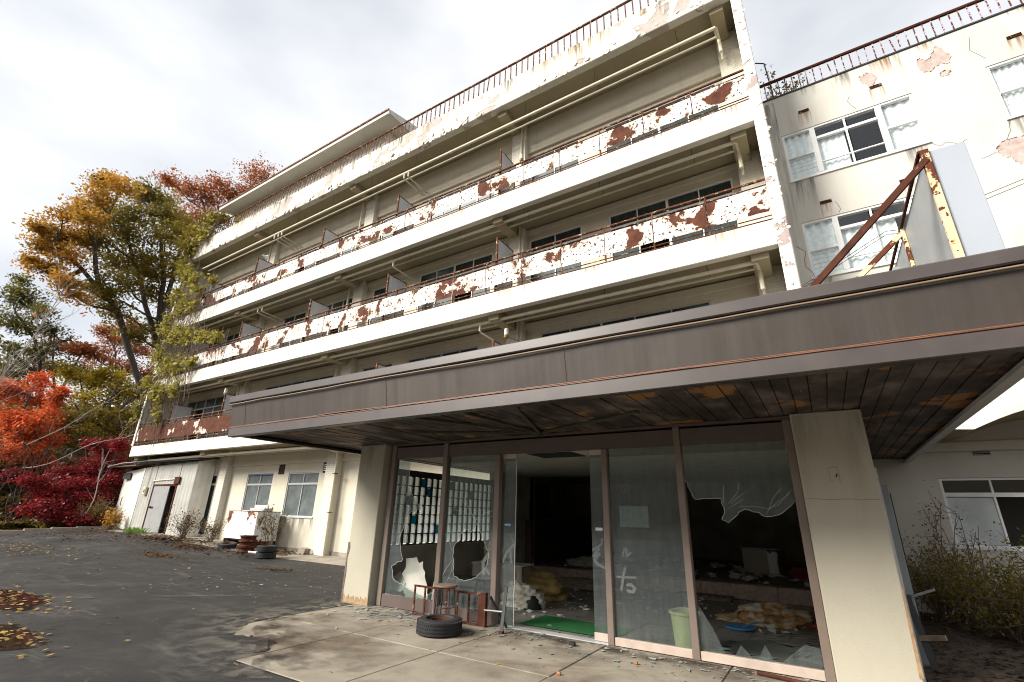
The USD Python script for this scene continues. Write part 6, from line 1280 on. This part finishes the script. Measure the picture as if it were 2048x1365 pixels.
for (x, z, rx, rz) in VC:
    n = int(200 * (rx * rz + .35)); c = (x, 10.86, z, rx, rz); p = clump_pts((x, 10.86, z, rx, rz), n, .1); p[:, 1] = 10.90 - np.abs(RNG.normal(0, .22, n)); lv.append(p)
    for k in range(14):
        a = np.array([x + RNG.normal(0, rx * .7), 10.92 - abs(RNG.normal(0, .1)), z + rz * RNG.uniform(.3, 1.4)]); L = RNG.uniform(.8, 2.6)
        st.append([a + np.array([.25 * math.sin(3 * t + k) * t + .3 * t * RNG.normal(0, .3), -.05 * math.sin(5 * t), -L * t]) for t in np.linspace(0, 1, 7)])
v, f = leaf_quads(np.vstack(lv), .12, .1); part(vn, "leaves", MB().add(v, f), L_vine)
for k in range(120):
    a = np.array([RNG.uniform(-31.4, -26.5), 10.90 - abs(RNG.normal(0, .08)), RNG.uniform(8, 13.3)]); st.append([a + np.array([RNG.normal(0, .12) + .7 * t * math.sin(k), -.04 * math.sin(6 * t + k), -1.6 * t + .2 * math.sin(4 * t + k)]) for t in np.linspace(0, 1, 6)])
curves(vn + "/stems", st, .022, plain("brown_vine_stem", (0.16, 0.115, 0.085), .9))
# creeper mass hanging from the roof edge at the left
rv = thing("roof_creeper", "olive creeper tumbling over the left corner of the hotel roof", "vine")
lv = []
for (x, y, z, rx, rz) in ((-29.3, 11.1, 18.4, 1.0, .5), (-30.5, 11.0, 17.7, 1.2, .6), (-31.6, 10.9, 17.0, 1.2, .6), (-32.6, 10.9, 16.5, 1.0, .6), (-28.4, 11.2, 18.3, .5, .3), (-31.0, 10.8, 16.6, .6, .7)):
    lv.append(clump_pts((x, y, z, rx, rz), int(700 * (rx * rz + .2)), .1))
v, f = leaf_quads(np.vstack(lv), .085, .2); part(rv, "leaves", MB().add(v, f), L_olive)
mb = MB(); [limb(mb, (-29.0 - k * .4, 11.6, 17.0), (-29.6 - k * .5, 10.9, 18.2 - k * .25), .02, .008) for k in range(6)]; part(rv, "stems", mb, m_bark)
for k, (x, z) in enumerate(((-27.0, 17.6), (-30.6, 19.2))):
    w_ = thing("roof_weed", ("leafy weed sprouting behind the left roof railing", "small yellow sapling above the left corner of the roof")[k], "weed"); mb = MB(); limb(mb, (x, 11.5, 16.6), (x, 11.4, z), .015, .006); part(w_, "stem", mb, m_bark)
    v, f = leaf_quads(clump_pts((x, 11.4, z, .28, .35), 130, .1), .07); part(w_, "leaves", MB().add(v, f), L_vine)
# saplings on the annex roof
sh = thing("annex_roof_sapling", "thin sapling with sparse leaves growing on the annex roof by the hotel end wall", "sapling"); mb = MB(); lv = []
for k in range(9):
    x, y = .55 + .09 * k, 13.0 + RNG.uniform(0, .8); q = limb(mb, (x, y, 13.0), (x + RNG.normal(.1, .15), y + RNG.normal(0, .2), 13.6 + RNG.uniform(.1, 1.5) * (1.25 - k * .1)), .012, .005, .15, 7)
    for p in q[2:]: lv.append(p + RNG.normal(0, .12, (16 if p[2] < 13.9 else 7, 3)))
part(sh, "stem", mb, m_bark); v, f = leaf_quads(np.vstack(lv), .045); part(sh, "leaves", MB().add(v, f), L_bush)
# metal hook on the annex roof
hk = thing("roof_ladder_hook", "thin black bent rail standing on the annex roof by the hotel end wall", "rail"); part(hk, "rail", MB().tube([(.40, 12.9, 14.9), (.62, 12.9, 14.75), (.66, 12.9, 13.8), (.66, 12.9, 13.06)], .018, 6), m_blackiron)

# garden bush on the right
def bush(name, label, base, stems, h, spread, leaf, nleaf, size, seed=0, bark=None, sparse=False):
    p = thing(name, label, "bush"); mb = MB(); lv = []
    for k in range(stems):
        a = RNG.uniform(0, 6.28); e = np.array(base) + np.array([math.cos(a) * spread * RNG.uniform(.2, 1), math.sin(a) * spread * RNG.uniform(.2, 1), h * RNG.uniform(.6, 1.05)])
        s = np.array(base) + np.array([RNG.normal(0, .06), RNG.normal(0, .06), -.02]); q = limb(mb, s, e, .012, .004, .12, 7)
        for j in range(3 if not sparse else 5):
            s2 = q[int(RNG.integers(3, 7))]; e2 = s2 + RNG.normal(0, spread * .3, 3) + [0, 0, .1 * h]; q2 = limb(mb, s2, e2, .006, .002, .1, 4); q = q + q2[1:]
        for pt in q[3:]: lv.append(np.array(pt) + RNG.normal(0, spread * .11, (max(1, nleaf // stems // 9), 3)))
    part(p, "stems", mb, bark or plain("brown_twig_" + str(seed), (0.13, 0.085, 0.065), .9)); v, f = leaf_quads(np.vstack(lv), size, .3); part(p, "leaves", MB().add(v, f), leaf); return p
bush("garden_bush", "olive and wine-red bush with a fan of stems right of the porch column", (2.02, 10.35, .06), 60, 1.0, .85, L_bush, 4200, .026, 1)
bush("garden_bush", "tangled reddish bush against the annex wall left of the fan-stemmed bush", (1.45, 11.6, .06), 36, 1.0, .75, L_bush, 2300, .026, 2)
bush("garden_bush", "yellow-green bush at the right picture edge in the garden", (2.9, 10.9, .06), 36, 1.0, .8, L_bush, 2600, .026, 3)
bush("garden_bush", "twiggy nearly bare shrub rising against the white annex wall", (1.75, 12.0, .06), 14, 1.7, .55, L_crim, 260, .022, 4, sparse=True)
# weeds by the ground-floor wall
def weed(label, base, n, h, sp, leaf, nl, size, k): return bush("dry_weed", label, base, n, h, sp, leaf, nl, size, 10 + k, sparse=True)
weed("brown dried weed clump in front of the half-open ground-floor door", (-24.6, 11.5, .25), 26, .95, .8, L_brown, 260, .045, 0)
weed("brown dried weed clump at the foot of the left tiled pilaster", (-22.6, 11.7, .2), 18, .85, .6, L_brown, 160, .04, 1)
weed("dark twiggy weed growing beside the right end of the white cabinet", (-18.3, 11.7, .15), 14, 1.4, .7, L_green, 110, .045, 2)
weed("orange-leaved weed at the foot of the white shed wall", (-31.8, 11.2, .32), 20, .8, .5, L_orange, 420, .06, 3)
weed("brown brush heap by the left corner of the white shed wall", (-34.0, 11.2, .3), 40, 1.2, 1.0, L_brown, 900, .06, 4)
gr = thing("sedge_tuft", "green sedge tuft in front of the shed door", "grass tuft"); mb = MB()
for k in range(170):
    a = RNG.uniform(0, 6.28); L = RNG.uniform(.4, .95); b0 = np.array([-28.5 + RNG.normal(0, .45), 11.1 + RNG.normal(0, .15), .28]); d = np.array([math.cos(a), math.sin(a), 0]); s = np.array([-d[1], d[0], 0]) * .018
    pts = [b0 + d * L * t * .6 + np.array([0, 0, L * (t - .75 * t * t)]) for t in np.linspace(0, 1, 4)]; V = [q for i, p_ in enumerate(pts) for q in (p_ - s * (1 - i / 3.3), p_ + s * (1 - i / 3.3))]
    mb.add(V, [x for i in range(3) for x in ((2 * i, 2 * i + 1, 2 * i + 3), (2 * i, 2 * i + 3, 2 * i + 2))])
part(gr, "blades", mb, leafmat("sedge_green", [(0, (.05, .10, .015)), (1, (.14, .19, .03))]))
fr = thing("fern_clump", "pale yellow-green fern clump at the foot of the maples", "fern"); mb2 = MB()
for k in range(60):
    a = RNG.uniform(0, 6.28); L = RNG.uniform(.3, .6); b0 = np.array([-35.6 + RNG.normal(0, .6), 9.6 + RNG.normal(0, .3), .35]); d = np.array([math.cos(a), math.sin(a), 0]); s = np.array([-d[1], d[0], 0]) * .05
    pts = [b0 + d * L * t * .8 + np.array([0, 0, L * (t - .8 * t * t)]) for t in np.linspace(0, 1, 4)]; V = [q for i, p_ in enumerate(pts) for q in (p_ - s * (1 - i / 3.3), p_ + s * (1 - i / 3.3))]
    mb2.add(V, [x for i in range(3) for x in ((2 * i, 2 * i + 1, 2 * i + 3), (2 * i, 2 * i + 3, 2 * i + 2))])
part(fr, "fronds", mb2, L_vine)

# ------------------------------------------------------------------ fallen leaves and litter
def ground_leaves(name, label, pts, size, mat, lift=.01):
    n = len(pts); P = np.array(pts, float); a = RNG.uniform(0, 6.28, n); s = size * RNG.uniform(.5, 1.3, n)
    u = np.stack([np.cos(a), np.sin(a), RNG.normal(0, .12, n)], 1) * s[:, None]; w = np.stack([-np.sin(a), np.cos(a), RNG.normal(0, .25, n)], 1) * (s * .55)[:, None]
    P[:, 2] += lift + np.abs(u[:, 2]) + np.abs(w[:, 2])
    v = np.stack([P + u, P + w, P - u, P - w], 1).reshape(-1, 3); i = np.arange(n) * 4
    return solo(name, MB().add(v, np.vstack([np.stack([i, i + 1, i + 2], 1), np.stack([i, i + 2, i + 3], 1)])), mat, label, "fallen leaves", kind="stuff")
def onz(x, y, d=0): return (x, y, float(tz(x, y)) - .012 + d)
pts = []
for bx, by, rx, ry, n in ((-12.6, 3.15, 2.3, .58, 260), (-9.25, 2.42, 1.4, .42, 120), (-24.5, 6.3, 5.5, .9, 300)):
    for k in range(n):
        t = RNG.uniform(0, 6.28); q = abs(RNG.normal(.55, .35)); pts.append(onz(bx + rx * q * math.cos(t), by + ry * q * math.sin(t)))
for k in range(90): pts.append(onz(RNG.uniform(-22, -3), RNG.uniform(3, 10.5)))
ground_leaves("fallen_leaves", "yellow leaves floating on the puddles and dotted over the asphalt", pts, .045, leafmat("yellow_fallen_leaves", [(0, (.24, .13, .03)), (.5, (.38, .27, .07)), (1, (.44, .33, .13))], trans=.05))
pts = []
for k in range(2600):
    x = RNG.uniform(-32, -16.5); y = 10.9 - abs(RNG.normal(0, .8)) * (1 + .10 * (-x - 16)) + .7; y = min(y, 12.4); pts.append(onz(x, y, .02 if y > 10.4 else 0))
for cx, cy, n, s in ((-19.0, 8.3, 420, .55), (-17.7, 11.9, 300, .5), (-24.5, 10.8, 900, 1.1), (-21.0, 10.2, 300, .7), (-13.2, 8.8, 90, .4)):
    for k in range(n): pts.append(onz(cx + RNG.normal(0, s), min(12.45, cy + RNG.normal(0, s * .35)), .02 if cy > 10.4 else 0))
ground_leaves("leaf_litter", "brown leaf litter drifted along the foot of the ground-floor wall", pts, .06, leafmat("brown_litter", [(0, (.05, .03, .015)), (.5, (.13, .065, .025)), (1, (.23, .11, .04))], trans=.05))
pts = [(RNG.uniform(.7, 6), RNG.uniform(4, 12.4), 0) for _ in range(5200)]; pts = [(x, y, float(gdz(np.array(x), np.array(y)))) for x, y, _ in pts]
ground_leaves("garden_litter", "dark dead leaves and stems covering the garden soil", pts, .045, leafmat("dark_litter", [(0, (.025, .018, .014)), (.5, (.075, .042, .026)), (.85, (.13, .075, .04)), (1, (.26, .16, .09))], trans=.05))
pts = [(x, y, float(gz(np.array(x), np.array(y)))) for x, y in zip(RNG.uniform(-40, -32.8, 5000), RNG.uniform(5, 12, 5000))]
ground_leaves("slope_litter", "red-brown leaves carpeting the ground below the maples", pts, .075, L_brown)
chips = MB(); gs = chips
for k in range(300): 
    x, y = RNG.normal(-11.5, 2.6), RNG.normal(7.6, 1.3)
    if x < -8 and y < 10.6:
        s = abs(RNG.normal(.006, .012)) + .006; a = RNG.uniform(0, 6.28); ang = np.sort(RNG.uniform(0, 6.28, 5)) + a; V = [(x + s * q * math.cos(t), y + s * q * math.sin(t), float(tz(x, y)) + .006) for q, t in zip(RNG.uniform(.6, 1.3, 5), ang)]
        chips.add(V, [(0, i, i + 1) for i in range(1, 4)])
solo("paint_chips", chips, m_alu, "white paint chips sprinkled over the dark asphalt", "paint chips", kind="stuff")
